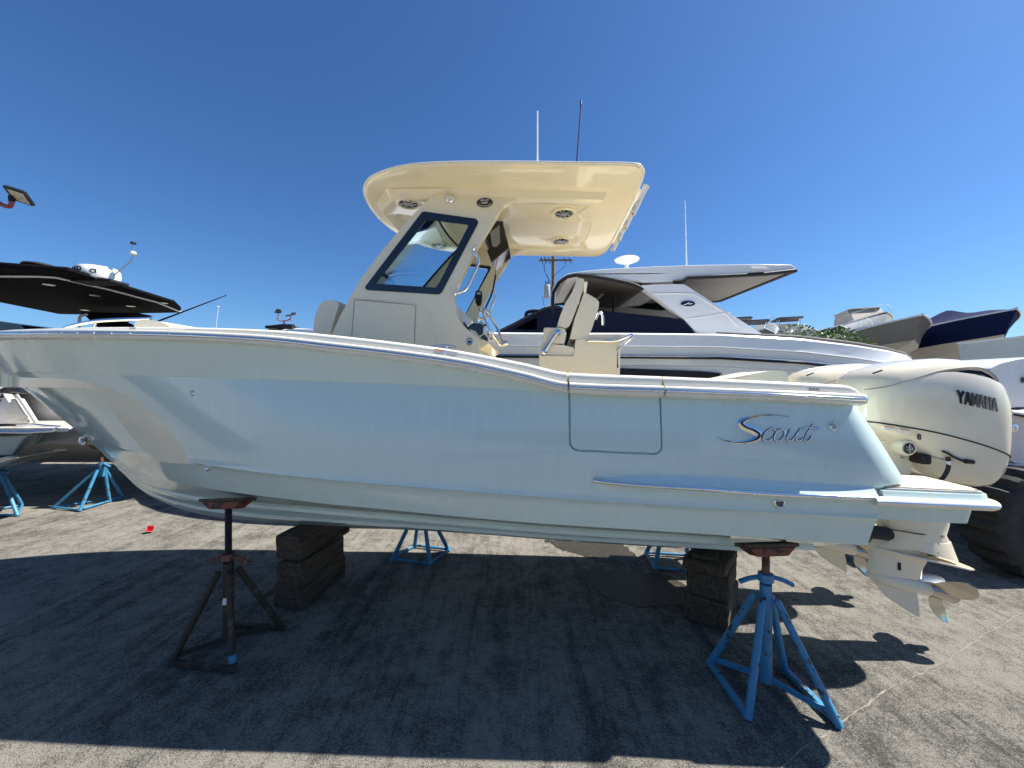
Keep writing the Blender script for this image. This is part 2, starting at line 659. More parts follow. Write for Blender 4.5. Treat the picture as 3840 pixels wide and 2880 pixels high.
SHEER = [(-.05, 1.168, 1.911), (.556, 1.192, 1.941), (1.111, 1.212, 1.962), (1.682, 1.224, 1.984), (1.952, 1.229, 2.047),
         (2.292, 1.23, 2.12), (2.682, 1.23, 2.178), (3.122, 1.228, 2.231), (3.563, 1.219, 2.280), (4.058, 1.20, 2.311),
         (4.643, 1.139, 2.337), (5.199, 1.053, 2.356), (5.584, .961, 2.369), (6.024, .82, 2.387), (6.5, .63, 2.40),
         (7.1, .30, 2.42), (7.5, 0.03, 2.43)]
sh_p = pchip([(a, b) for a, b, c in SHEER])
sh_w = pchip([(a, c) for a, b, c in SHEER])
KN = [(-.075, 1.118, 1.867), (1.0, 1.138, 1.915), (1.687, 1.138, 1.945), (2.2, 1.108, 1.974), (2.617, 1.094, 1.994), (3.613, 1.060, 2.028),
      (4.628, .945, 2.058), (5.589, .725, 2.080), (6.4, .46, 2.10), (7.0, .16, 2.11), (7.25, 0.0, 2.115)]
CR = [(-.09, 1.160, 1.217), (1.892, 1.160, 1.309), (3.092, 1.128, 1.372), (3.693, 1.066, 1.402), (4.05, .995, 1.42), (4.488, .868, 1.437),
      (5.284, .552, 1.455), (5.44, .478, 1.46), (5.9, .24, 1.468), (6.35, 0.0, 1.47)]
CH = [(-.09, 1.09, 1.04), (.931, 1.078, 1.081), (1.892, 1.065, 1.115), (3.137, 1.022, 1.182), (3.798, .928, 1.207),
      (4.183, .836, 1.212), (4.828, .593, 1.213), (5.4, .31, 1.205), (5.729, .135, 1.19), (6.0, 0.0, 1.17)]
KE = [(-.09, 0, .52), (1.6, 0, .575), (2.56, 0, .622), (3.688, 0, .653), (4.352, 0, .671), (4.9, 0, .705), (5.295, 0, .769),
      (5.55, 0, .855), (5.78, 0, .977), (6.0, 0, 1.17)]
def line(tb, dp=0.0):
    fp = pchip([(a, b) for a, b, c in tb])
    fw = pchip([(a, c) for a, b, c in tb])
    u0, u1 = tb[0][0], tb[-1][0]
    um = pchip([(0, u0), (.16, -.05 + 7.3 * .16), (.32, -.05 + 7.3 * .32), (1, u1)])   # stations stay upright through the dive door
    def f(t):
        u = um(t)
        return Vector((u, max(0.0, fp(u) - dp), fw(u)))
    return f
lS, lK, lR, lC, lE = line(SHEER, 0.042), line(KN), line(CR), line(CH), line(KE)
def sstep(a, b, x):
    x = min(1, max(0, (x - a) / (b - a)))
    return x * x * (3 - 2 * x)

# dive door in the port side: outline used to press a joint into the hull skin
DU0, DU1, DW0, DW1, DR = 1.128, 1.672, 1.590, 1.934, 0.052
def door_sd(u, w):
    tilt = 0.036 * (u - 1.4)
    w = w - tilt
    cu, cw = (DU0 + DU1) / 2, (DW0 + DW1) / 2 + 0.1
    hx, hz = (DU1 - DU0) / 2 - DR, (DW1 - DW0) / 2 + 0.1 - DR
    qx, qz = abs(u - cu) - hx, abs(w - cw) - hz
    return math.hypot(max(qx, 0), max(qz, 0)) + min(max(qx, qz), 0) - DR

def hull_side(port):
    ts = [.001 * i for i in range(24)]
    def upto(t1, step):
        n = max(1, round((t1 - ts[-1]) / step))
        a_ = ts[-1]
        for i in range(1, n + 1):
            ts.append(a_ + (t1 - a_) * i / n)
    tu = lambda u: (u + .05) / 7.3
    if port:
        upto(tu(DU0 - .035), .009)
        upto(tu(DU0 + .075), .0004)
        upto(tu(DU1 - .075), .006)
        upto(tu(DU1 + .035), .0004)
    upto(.9, .0095)
    upto(1.0, .005)
    rows = []
    sk = [0, .12, .3, .55, .8, 1.0]
    for s in sk[:-1] + [.955, .992]:
        rows.append(('a', s))
    if port:
        rows += [('b', .30 * i / 14) for i in range(14)]
        rows += [('b', .30 + .26 * i / 64) for i in range(64)]
    else:
        rows += [('b', .56 * i / 12) for i in range(12)]
    for i in range(11):
        rows.append(('b', 0.56 + 0.44 * i / 10))
    rows.insert(len(rows) - 1, ('b', .992))
    for i in range(1, 7):
        rows.append(('c', i / 6))
    rows += [('d', 1.0)]
    for f in (.001, .2, .36, .37, .371, .47, .62, .70, .701, .78, .9, 1.0):
        rows.append(('e', f))
    grid = []
    for kind, s in rows:
        r = []
        for t in ts:
            if kind == 'a':
                q = lS(t).lerp(lK(t), s)
                if s > .95:      # moulded lip along the knuckle
                    q.y += .008 * sstep(.235, .26, t) * (1 - sstep(.78, .9, t))
            elif kind == 'b':
                q = lK(t).lerp(lR(t), s)
                bow = sstep(.5, .86, t) * (1 - sstep(.93, 1.0, t))
                q.y = max(0.0, q.y - 0.045 * math.sin(math.pi * s) * bow)
                q.y += .020 * math.sin(math.pi * s) * (1 - sstep(.5, .8, t))
                if s == .992:    # moulded lip along the lower crease
                    q.y += .007 * (1 - sstep(.78, .9, t))
                rake = -0.225 * min(1.0, s / .66) if s < .70 else 0.0
                q.x += rake * max(0.0, 1 - t / .12) ** 2
                if port and t < .33 and s < .56:
                    d = abs(door_sd(q.x, q.z))
                    if d < 0.0062:
                        q.y -= 0.022 * (1 - sstep(.0034, .0062, d))
            elif kind == 'c':
                q = lR(t).lerp(lC(t), s)
                # small step of the moulded crease
                q.y -= 0.014 * (1 - sstep(0, .2, s)) * 0 + 0.010 * sstep(0, .16, s) * (1 - s) * (1 - sstep(.8, 1, t))
            elif kind == 'd':
                q = lC(t)
                q.y = max(0.0, q.y - 0.055 * (1 - sstep(.6, .97, t)))
                q.z -= 0.002
            else:
                a = lC(t)
                a.y = max(0.0, a.y - 0.055 * (1 - sstep(.6, .97, t)))
                b = lE(t)
                q = a.lerp(b, s)
                q.z -= 0.012 * math.sin(math.pi * s) * sstep(.4, .8, t)
                fade = 1 - sstep(.82, .97, t)
                if s in (.37, .70):
                    pass
                if s in (.371, .701):
                    q.z -= 0.026 * fade
            # rounded quarter at the transom
            if kind in ('a', 'b') and s < .7 or kind == 'a':
                d = t * 7.0
                if d < 0.15:
                    q.y -= (0.15 - math.sqrt(max(0, .15 ** 2 - (.15 - d) ** 2))) * .8
            r.append(q if port else Vector((q.x, -q.y, q.z)))
        grid.append(r)
    return grid

gp = hull_side(True)
gs = hull_side(False)
h = MB()
h.grid(gp)
h.grid(gs, flip=True)
# transom: join the aft edges of both sides
def aft(gr):
    return [r[0] for r in gr]
ap, as_ = aft(gp), aft(gs)
def resample(col, n):
    zs = sorted([(q.z, q) for q in col], key=lambda a: a[0])
    out = []
    for i in range(n):
        z = zs[0][0] + (zs[-1][0] - zs[0][0]) * i / (n - 1)
        for j in range(len(zs) - 1):
            if zs[j][0] <= z <= zs[j + 1][0] + 1e-9:
                k = (z - zs[j][0]) / max(1e-9, zs[j + 1][0] - zs[j][0])
                out.append(zs[j][1].lerp(zs[j + 1][1], k))
                break
    return out
rp, rs_ = resample(ap, 40), resample(as_, 40)
h.grid([rp, [a.lerp(b, .5) for a, b in zip(rp, rs_)], rs_])
hull = h.build('hull', 'hull_paint', boat, smooth=24, weld=0.0004)

# inner liner and decks (so that the boat is closed from above)
d = MB()
us = [-.02 + 7.42 * i / 60 for i in range(61)]
def liner(u, side):
    p = max(0.0, sh_p(u) - 0.24)
    return p * side
dz = lambda u: 1.42 if u < 4.6 else 1.42 + .55 * sstep(4.6, 5.4, u)
for sd in (1, -1):
    d.grid([[Vector((u, max(0.01, sh_p(u) - .05) * sd, sh_w(u) + .02)) for u in us],
            [Vector((u, liner(u, sd), sh_w(u) + .02)) for u in us],
            [Vector((u, liner(u, sd) * .97, dz(u))) for u in us],
            [Vector((u, 0, dz(u))) for u in us]])
d.add([(-.02, 1.0, 1.9), (-.02, -1.0, 1.9), (-.02, -1.0, 1.38), (-.02, 1.0, 1.38)], [(0, 1, 2, 3)])
d.build('deck_liner', 'cream', boat, smooth=40)

# ---- gunwale coaming in three lengths, rub rail and its steel insert
co_h = pchip([(-.1, .078), (.09, .078), (1.11, .083), (1.68, .086), (2.29, .075), (3.12, .074), (3.56, .066), (4.64, .052), (6.02, .040), (7.5, .036)])
def frame_at(u):
    e = 0.02
    t = Vector((2 * e, sh_p(u + e) - sh_p(u - e), sh_w(u + e) - sh_w(u - e)))
    n = Vector((-t.y, t.x, 0)).normalized()     # outward (port)
    return Vector((u, sh_p(u), sh_w(u))), n
def sweep(us, prof, side, shrink=None):
    rings = []
    for i, u in enumerate(us):
        c, n = frame_at(u)
        k = shrink(i, u) if shrink else 1.0
        ring = []
        for o, z in prof(u):
            q = c + n * (o * k - 0.05 * (1 - k)) + Vector((0, 0, z * k))
            if q.y < 0.002:
                q.y = 0.002
            ring.append(q if side > 0 else Vector((q.x, -q.y, q.z)))
        rings.append(ring)
    return rings
def coam_prof(u):
    H_ = co_h(u)
    return [(-.30, H_ - .02), (-.28, H_), (-.060, H_), (-.044, H_ - .003), (-.036, H_ - .010), (-.032, H_ - .020), (-.034, .034), (-.034, .022),
            (-.028, -.03), (-.29, -.03)]
def rail_prof(u):
    return [(-.040, .026), (-.006, .027), (.000, .022), (.003, .012), (.003, -.016), (.000, -.026), (-.010, -.033), (-.034, -.040), (-.046, -.040)]
def steel_prof(u):
    return [(.002 + .010 * math.cos(a), -.002 + .0105 * math.sin(a)) for a in [R(-90 + 180 * i / 8) for i in range(9)]] + [(-.006, .0085), (-.006, -.0125)]
def seg(u0, u1, n):
    return [u0 + (u1 - u0) * i / n for i in range(n + 1)]
spans = [(-.055, 1.119, 30), (1.129, 1.677, 14), (1.690, 7.46, 150)]
for side in (1, -1):
    for a, b, n in spans:
        def shr(i, u, a=a):
            if a < 0 and u < 0.07:
                x = (0.07 - u) / 0.105
                return max(0.15, math.sqrt(max(0, 1 - x * x)))
            return 1.0
        us_ = seg(a, b, n) if a > 0 else [-.035, -.034, -.03, -.025, -.018, -.008, .01, .04, .07] + seg(.1, b, n)
        MB().rings(sweep(us_, coam_prof, side, shr)).build('gunwale_coaming', 'coaming_white', boat, smooth=50)
        def shr2(i, u, a=a):
            if a < 0 and u < -.01:
                x = (-.01 - u) / 0.042
                return max(0.25, math.sqrt(max(0, 1 - x * x)))
            return 1.0
        us2 = us_ if a > 0 else [-.052, -.051, -.047, -.040, -.03, -.022, -.015] + seg(0, b, n)
        rr = MB().rings(sweep(us2, rail_prof, side, shr2)).build('rub_rail', 'coaming_white', boat, smooth=50)
        si = MB()
        si.rings(sweep(us2, steel_prof, side, shr2))
        si.build('rail_insert', 'chrome', rr, smooth=50)
        if side > 0:
            sc = MB()
            u = max(a, 0) + .07
            while u < min(b, 6.2):
                c, nn = frame_at(u)
                c = c + nn * .0125 + Vector((0, 0, -.002))
                sc.lathe([(0, .0012), (.0045, .0006), (.005, -.003)], c, nn, 8)
                u += .155
            sc.build('rail_screws', 'steel_dull', rr, smooth=40)
def hull_p(u, w):
    """port half breadth of the skin at (u, w), between knuckle and chine"""
    def on(tb, i):
        return pchip([(a[0], a[i]) for a in tb])
    L = [(sh_w(u), sh_p(u) - .042), (pK_w(u), pK_p(u)), (pR_w(u), pR_p(u)), (pC_w(u), pC_p(u))]
    for (w0, p0), (w1, p1) in zip(L[:-1], L[1:]):
        if w >= w1:
            s = (w0 - w) / (w0 - w1)
            q = p0 + (p1 - p0) * s
            if (w1, p1) == L[2]:
                t = (u + .05) / 7.3
                q -= 0.045 * math.sin(math.pi * s) * sstep(.5, .86, t) * (1 - sstep(.93, 1, t))
                q += .020 * math.sin(math.pi * s) * (1 - sstep(.5, .8, t))
            return q
    return L[-1][1]
pK_p, pK_w = pchip([(a, b) for a, b, c in KN]), pchip([(a, c) for a, b, c in KN])
pR_p, pR_w = pchip([(a, b) for a, b, c in CR]), pchip([(a, c) for a, b, c in CR])
pC_p, pC_w = pchip([(a, b) for a, b, c in CH]), pchip([(a, c) for a, b, c in CH])
def hull_n(u, w):
    e = .03
    return Vector((-(hull_p(u + e, w) - hull_p(u - e, w)) / (2 * e), 1, -(hull_p(u, w + e) - hull_p(u, w - e)) / (2 * e))).normalized()
def on_hull(u, w, off=0.0):
    return Vector((u, hull_p(u, w), w)) + hull_n(u, w) * off

# cream dive door edge standing for sunlight through its gap, and steel through-hull fittings
ed = MB()
q = sorted([(1.6618,1.9463),(1.1208,1.9221)])
n = 12
ed.grid([[on_hull(q[0][0] + (q[1][0] - q[0][0]) * i / n, q[0][1] + (q[1][1] - q[0][1]) * i / n + dz_, off) for i in range(n + 1)]
         for dz_, off in ((-.004, .0005), (-.004, .006), (.006, .006), (.006, .0005))])
ed.build('door_sunlit_edge', 'cream', hull, smooth=0)
def fitting(u, w, r, big=False):
    c, nn = on_hull(u, w, -.004), hull_n(u, w)
    f = MB().lathe([(r, 0), (r, .006), (r * .92, .012), (r * .72, .016), (r * .60, .013), (r * .54, .004)], c, nn, 28)
    o = f.build('through_hull_fitting', 'chrome', hull, smooth=60)
    MB().lathe([(0.0001, .0035), (r * .56, .0035), (r * .56, .0)], c, nn, 20).build('drain_hole', 'black_matt', o, smooth=0)
    if big:
        fl = c + nn * .006
        MB().lathe([(.0001, .002), (r * .5, .0025), (r * .5, 0)], fl, (nn + Vector((0, 0, .25))).normalized(), 20).build('drain_flap', 'grey_canvas', o, smooth=0)
for (u, w), r, b in zip([(4.2725,1.9367)] + [(4.2265,1.3962)] + [(0.1403,1.7515)] + [(0.4551,1.3058)], (.022, .021, .026, .036), (0, 0, 0, 1)):
    fitting(u, w, r, b)

# bow eye
be = MB()
be.tube([Vector((6.375 + .035 * math.cos(a), 0, 1.44 + .035 * math.sin(a))) for a in [R(360 * i / 20) for i in range(20)]], .010, 8, closed=True)
be.box((6.325, 0, 1.455), (.03, .03, .05))
be.build('bow_eye', 'chrome', hull, smooth=40)

# script lettering on the quarter
def hull_pts(l):
    return [on_hull(u, w, .003) for u, w in l]
lt = MB()
big_s = [(0.3896,1.8068),(0.4406,1.8148),(0.5112,1.8163),(0.582,1.8066),(0.6354,1.7906),(0.6666,1.7681),(0.6443,1.7451),(0.5998,1.7269),(0.5714,1.7022),(0.5865,1.6762),(0.6354,1.659),(0.6979,1.6547),(0.7606,1.6652),(0.8073,1.687)]
sm = smooth_line([(a, b, 0) for a, b in big_s], 6)
wd = pchip([(0, .0015), (.12, .004), (.25, .009), (.36, .020), (.45, .026), (.56, .028), (.66, .024), (.74, .015), (.85, .008), (.95, .003), (1, .001)])
lf, rt, tp = [], [], []
for i, c in enumerate(sm):
    a = sm[max(0, i - 1)]
    b = sm[min(len(sm) - 1, i + 1)]
    t = (b - a).normalized()
    nn = Vector((-t.y, t.x, 0))
    w_ = wd(i / (len(sm) - 1)) * .85
    lf.append(on_hull(c.x + nn.x * w_, c.y + nn.y * w_, .0015))
    rt.append(on_hull(c.x - nn.x * w_, c.y - nn.y * w_, .0015))
    tp.append(on_hull(c.x, c.y, .0045 + w_ * .28))
lt.grid([lf, tp, rt])
lb = MB()
lb.tube([on_hull(c.x, c.y, .0) for c in sm], [wd(i / (len(sm) - 1)) * .88 + .003 for i in range(len(sm))], 8, flat=.25)
small = [[(0.4706,1.7253),(0.4864,1.739),(0.5129,1.7304),(0.5377,1.7044),(0.5457,1.6784),(0.5324,1.6656),(0.5094,1.6705),(0.4917,1.6827)],
         [(0.4283,1.733),(0.4529,1.7319),(0.475,1.7086),(0.4829,1.68),(0.4688,1.6654),(0.445,1.673),(0.4239,1.699),(0.4195,1.7229),(0.43,1.7339)],
         [(0.3852,1.7361),(0.4019,1.7028),(0.4081,1.677),(0.3958,1.6652),(0.373,1.6801),(0.3458,1.7171)],
         [(0.3301,1.7375),(0.3493,1.6987),(0.3546,1.673),(0.3423,1.6648),(0.3231,1.6788)],
         [(0.2533,1.7637),(0.2864,1.7204),(0.3091,1.6808),(0.303,1.6643),(0.2856,1.6709),(0.2673,1.694)],
         [(0.3161,1.7403),(0.2786,1.7434),(0.2255,1.7365)]]
for s in small:
    P = [on_hull(q.x, q.y, .004) for q in smooth_line([(a, b, 0) for a, b in s], 5)]
    lt.tube(P, .0046, 8)
    lb.tube([on_hull(q.x, q.y, .0005) for q in smooth_line([(a, b, 0) for a, b in s], 5)], .0064, 8)
lt.build('hull_lettering', 'chrome', hull, smooth=40)
lb.build('lettering_outline', 'black_gloss', hull, smooth=40)

# ---- spray ledge low on the quarter with its own rail
LEDGE = [(1.5278,1.4212),(1.4296,1.4147),(1.2404,1.4043),(0.9474,1.3933),(0.5304,1.3689),(-0.063,1.3542)]
ledge_w = pchip(sorted([(a, b) for a, b in LEDGE]))
TOPL = [(1.5236,1.4194),(1.3966,1.4468),(1.2325,1.469),(0.9357,1.4709),(0.5133,1.4505),(-0.1002,1.4209)]
topl_w = pchip(sorted([(a, b) for a, b in TOPL]))
l0, l1 = LEDGE[-1][0], LEDGE[0][0]
us_ = [l0 + (l1 - l0) * i / 60 for i in range(61)]
def ledge_out(u):
    return .040 * (1 - ((u - l0) / (l1 - l0)) ** 5) ** .5 if u < l1 else 0
NR = 8
rows = [[] for _ in range(NR + 3)]
for u in us_:
    o = ledge_out(u)
    wt, wr = topl_w(u), ledge_w(u)
    for k in range(NR):
        f = k / (NR - 1)
        w_ = wt + (wr + .008 - wt) * f
        rows[k].append(Vector((u, hull_p(u, w_) - .003 * (1 - f) + o * f ** 1.6, w_)))
    rows[NR].append(Vector((u, hull_p(u, wr) + o, wr - .014)))
    rows[NR + 1].append(Vector((u, hull_p(u, wr - .03) + o * .45, wr - .032)))
    rows[NR + 2].append(Vector((u, hull_p(u, wr - .06) - .004, wr - .062)))
lg = MB().grid(rows).build('spray_ledge', 'hull_paint', boat, smooth=25)
def ledge_c(u):
    return Vector((u, hull_p(u, ledge_w(u)) + ledge_out(u) + .002, ledge_w(u) - .003))
MB().tube([ledge_c(u) for u in us_], .013, 8).build('rail_insert', 'chrome', lg, smooth=60)
sc = MB()
for i in range(10):
    u = l0 + .05 + i * .155
    sc.lathe([(0, .0012), (.0045, .0006), (.005, -.003)], ledge_c(u) + Vector((0, .0125, 0)), (0, 1, 0), 8)
sc.build('rail_screws', 'steel_dull', lg, smooth=40)

# ---- swim platform behind the transom
PLP = 1.205
plan = round_poly([(-.095, PLP), (-.715, PLP - .02), (-.735, .72), (-.12, .66)], [.0, .10, .05, .02], 8)
tilt = lambda u: .035 * u
sp = MB()
ptop, pbot = 1.395, 1.325
sp.prism(plan, lambda u, p: Vector((u, p - (.02 if p > 1 else 0), ptop + tilt(u))), lambda u, p: Vector((u, p, pbot + tilt(u))))
plat = sp.build('swim_platform', 'hull_paint', boat, smooth=40, bevel=.006)
MB().prism([(u, p) for u, p in round_poly([(-.095, PLP - .055), (-.66, PLP - .06), (-.60, .75), (-.12, .70)], [0, .08, .05, .02], 6)],
           lambda u, p: Vector((u, p, pbot + tilt(u))), lambda u, p: Vector((u * .985 - .0015, p - .022, 1.215 + tilt(u)))).build('platform_bracket', 'hull_paint', plat, smooth=40, bevel=.004)
rim = [(u, p) for u, p in round_poly([(-.03, PLP + .006), (-.720, PLP - .006), (-.748, .72)], [0, .10, 0], 10)]
MB().tube([Vector((u, p - .008, 1.340 + tilt(u))) for u, p in rim], .031, 12, flat=.85).build('platform_rub_rail', 'coaming_white', plat, smooth=60)
MB().tube([Vector((u - (.014 if p < 1 else .0), p + .017, 1.340 + tilt(u))) for u, p in rim], .010, 8).build('rail_insert', 'chrome', plat, smooth=60)
sl = round_poly([(-.13, PLP - .04), (-.70, PLP - .06), (-.71, .76), (-.15, .72)], [.02, .07, .03, .02], 5)
MB().prism(sl, lambda u, p: Vector((u, p, ptop + .010 + tilt(u))), lambda u, p: Vector((u, p, ptop - .004 + tilt(u)))).build('platform_mat', 'grey_print', plat, smooth=30)
for i in range(10):
    p = .785 + i * .037
    u1 = -.70 + (.05 if i == 9 else 0.0) + (.012 if i == 8 else 0)
    MB().box(((-.14 + u1) / 2, p, ptop + .0125 + tilt((-.14 + u1) / 2)), (abs(u1 + .14), .031, .007), Euler((0, -.035, 0))).build('plank', 'teak_foam', plat, smooth=0)
# starboard wing, a mirror image
for ob in [plat] + list(plat.children):
    c = ob.copy()
    c.data = ob.data.copy()
    for v in c.data.vertices:
        v.co.y = -v.co.y
    c.data.flip_normals()
    COL.objects.link(c)
    if ob is plat:
        plat2 = c
    c.parent = boat if ob is plat else plat2

# ---- bow rail, bow cushion and cleats
br = MB()
rl = [(5.9348,2.4453),(5.6821,2.4868),(5.3394,2.5059),(4.8806,2.51)]
P = smooth_line([(u, .72 if u < 5.2 else .72 - .25 * (u - 5.2), w) for u, w in rl], 6)
br.tube(P, .014, 10)
for k in (4, 11, 17):
    q = P[k]
    br.tube([q, Vector((q.x + .03, q.y, sh_w(q.x) + .03))], .010, 8)
br.build('bow_rail', 'chrome', boat, smooth=60)
bc = MB()
cu = [(4.9334,2.4337),(4.9183,2.4802),(4.8085,2.4882),(4.6992,2.4684),(4.6299,2.4306),(4.6299,2.389),(4.9334,2.3918)]
bc.prism(round_poly(cu, .03, 4), lambda u, w: Vector((u, .80, w)), lambda u, w: Vector((u, -.8, w)))
bc.build('bow_cushion', 'vinyl', boat, smooth=50, bevel=.02, bseg=3)
for (u, w), p in (([(2.4825,2.2422)][0], 1.06), ([(-1.2844,2.0143)][0], -1.0)):
    cl = MB()
    z = sh_w(u) + co_h(u)
    cl.tube([Vector((u + .085 * x, p, z + .022 - .006 * abs(x) ** 2)) for x in (-1, -.7, -.3, 0, .3, .7, 1)], [.006, .009, .010, .010, .010, .009, .006], 8)
    cl.tube([Vector((u - .03, p, z - .005)), Vector((u - .03, p, z + .02))], .009, 8)
    cl.tube([Vector((u + .03, p, z - .005)), Vector((u + .03, p, z + .02))], .009, 8)
    cl.build('cleat', 'chrome', boat, smooth=50)
# stern seat back on the far side
ss = MB()
st = [(0.0336,2.0558),(-0.335,2.1269),(-0.4567,2.1235),(-0.4947,2.087),(-0.5023,1.9998),(0.0336,1.9998)]
ss.prism(round_poly(st, .02, 4), lambda u, w: Vector((u, -.3, w)), lambda u, w: Vector((u, -.85, w)))
ss.build('stern_seat', 'vinyl', boat, smooth=50, bevel=.012, bseg=3)

# small printed notices on the coaming
def plate_on_coaming(u, w0, wdt, hgt, name, mt, par=boat, k=0.0):
    c, nn = frame_at(u)
    e = .03
    t = (frame_at(u - e)[0] - frame_at(u + e)[0]).normalized()
    z = nn.cross(t).normalized() * -1
    if z.z < 0:
        z = -z
    c = c + nn * (-.0315 + k) + z * (w0)
    c = c + nn * .0025
    return MB().add([c - t * wdt / 2 - z * hgt / 2, c + t * wdt / 2 - z * hgt / 2, c + t * wdt / 2 + z * hgt / 2 - nn * .003, c - t * wdt / 2 + z * hgt / 2 - nn * .003], [(0, 1, 2, 3)]).build(name, mt, par, smooth=0), (c, t, z, nn)

def coaming_word(u, word, size):
    c, nn = frame_at(u)
    e = .03
    t = (frame_at(u - e)[0] - frame_at(u + e)[0]).normalized()
    return text_mesh(word, size, 'coaming_lettering', 'grey_print', boat, (c + nn * -.0305 + Vector((0, 0, .034)), t, (0, 0, 1)), .0012, .0004)
coaming_word([(0.281,1.9542)][0][0], 'SLING', .023)
coaming_word([(4.6153,2.3623)][0][0], 'SLING', .020)

# ---- console: two side frames with windows, body, windscreen
CP = .58
outer = [(3.494,2.3299),(3.4816,2.4192),(3.42,2.5495),(3.3523,2.6735),(3.2605,2.8262),(3.1143,3.0126),(2.9932,3.1512),(2.8008,3.3573),(2.6458,3.4975),(2.5628,3.5249),(1.933,3.4968),(2.0136,3.419),(2.0945,3.3905),(2.1502,3.3484),(2.1932,3.2688),(2.2806,3.1323),(2.3566,3.0182),(2.433,2.8571),(2.4978,2.7302),(2.5155,2.6606),(2.5084,2.5672),(2.4565,2.4618),(2.3274,2.3559),(2.3098,2.1817),(2.3157,1.8569),(3.494,1.8529)]
hole = [(2.7268,3.3058),(2.3742,3.2533),(2.3602,3.2273),(2.6315,2.7383),(2.6458,2.7269),(3.1751,2.7702),(3.1812,2.7869),(2.7554,3.2926)]
frame_o = [(2.753,3.3406),(2.3391,3.2708),(2.3215,3.2436),(2.6078,2.7111),(2.6315,2.6928),(3.2092,2.7376),(3.2238,2.7592),(2.7709,3.3294)]
frame_i = [(2.7196,3.2798),(2.4095,3.2311),(2.4024,3.2169),(2.6458,2.7514),(2.6553,2.7469),(3.1288,2.7859),(3.1337,2.7955),(2.7363,3.2709)]
outer = round_poly(outer, .03, 3)
for s in (1, -1):
    con = MB()
    con.prism(outer, lambda u, w: Vector((u, s * CP, w)), lambda u, w: Vector((u, s * (CP - .055), w)), [round_poly(hole, .03, 4)])
    if s > 0:
        console = con.build('console', 'cream', boat, smooth=30, bevel=.010, bseg=3)
    else:
        con.build('console_side', 'cream', console, smooth=30, bevel=.010, bseg=3)
body = [(3.494,1.8529),(3.4915,2.4014),(3.42,2.5376),(3.3401,2.6495),(2.5273,2.6374),(2.5084,2.5614),(2.4565,2.4501),(2.3332,2.3502),(2.3157,1.8569)]
cb = MB().prism(body, lambda u, w: Vector((u, CP - .057, w)), lambda u, w: Vector((u, -CP + .057, w)))
cb.build('console_body', 'cream', console, smooth=30)
for s in (1, -1):
    f = MB().prism(round_poly(frame_o, .03, 5), lambda u, w: Vector((u, s * (CP + .006), w)), lambda u, w: Vector((u, s * (CP - .010), w)), [round_poly(frame_i, .012, 3)])
    f.build('window_frame', 'black_gloss', console, smooth=30, bevel=.002)
    g = MB().prism(round_poly(frame_i, .012, 3), lambda u, w: Vector((u, s * (CP - .002), w)), lambda u, w: Vector((u, s * (CP - .007), w)))
    g.build('window_pane', 'glass', console, smooth=0)
# tackle door, hatch label, drain vent
td = [(3.3021,2.6608),(2.82,2.6113),(2.8368,2.2075),(3.3364,2.2099)]
MB().prism(round_poly(td, .012, 3), lambda u, w: Vector((u, CP + .007, w)), lambda u, w: Vector((u, CP - .01, w))).build('tackle_door', 'cream', console, smooth=30, bevel=.003)
gr = [(3.3119,2.6705),(2.8104,2.6182),(2.8272,2.2074),(3.3462,2.2099)]
MB().prism(round_poly(gr, .014, 3), lambda u, w: Vector((u, CP + .0015, w)), lambda u, w: Vector((u, CP - .01, w))).build('door_joint', 'tan_canvas', console, smooth=0)
MB().tube([Vector((u, CP + .001, w)) for u, w in [(3.3487,2.6734),(3.1751,2.6613),(2.8188,2.6183),(2.753,2.5939),(2.7053,2.5464),(2.6815,2.4525),(2.6339,2.3234)]], .0035, 6).build('moulded_crease', 'cream', console, smooth=60)
(u, w), = [(2.3918,2.3262)]
vt = MB().lathe([(.030, 0), (.030, .005), (.024, .008), (.018, .005), (.0001, .005)], (u, CP - .001, w), (0, 1, 0), 24).build('vent_ring', 'steel_dull', console, smooth=50)
MB().box((u, CP + .006, w), (.026, .004, .012)).build('vent_slot', 'black_matt', console, smooth=0)
# windscreen between the frames
fe = [(3.3538,2.6719),(3.2577,2.8257),(3.1106,3.0132),(2.9887,3.1528),(2.7952,3.3603),(2.699,3.4515)]
rows = []
for u, w in fe:
    rows.append([Vector((u + .05 * (1 - (p / .53) ** 2), p, w)) for p in [-.525 + 1.05 * i / 12 for i in range(13)]])
ws = MB().grid(rows).build('windscreen', 'glass', console, smooth=60)
ga = MB()
for row in (rows[0], rows[-1]):
    ga.tube(row, .010, 8)
for j in (0, -1):
    ga.tube([r[j] for r in rows], .011, 8)
ga.build('windscreen_gasket', 'black_matt', ws, smooth=60)
# front seat of the console
fs = MB()
sb = [(3.7018,2.3506),(3.6856,2.5375),(3.6452,2.6459),(3.5968,2.6803),(3.5004,2.6827),(3.4763,2.6513),(3.5727,2.3497)]
fs.prism(round_poly(sb, .02, 4), lambda u, w: Vector((u, .50, w)), lambda u, w: Vector((u, -.50, w)))
fs.build('console_seat_cushion', 'vinyl', console, smooth=50, bevel=.015, bseg=3)
# grab rails on the aft edges of both frames
gl = [(2.3509,3.0276),(2.344,3.0038),(2.327,2.9729),(2.3222,2.939),(2.3304,2.9088),(2.3919,2.7747),(2.4192,2.7345),(2.4467,2.7146),(2.4947,2.7019)]
for s in (1, -1):
    gm = MB()
    P = smooth_line([(u, s * .585, w) for u, w in gl], 5)
    gm.tube(P, .0135, 10)
    gm.lathe([(.026, 0), (.024, .006), (.014, .012)], P[-1] + Vector((.008, 0, 0)), (-1, 0, 0), 16)
    gm.lathe([(.024, 0), (.022, .006), (.014, .012)], P[0] + Vector((.004, 0, .012)), (-.6, 0, -.6), 16)
    gm.build('grab_rail', 'chrome', console, smooth=60)
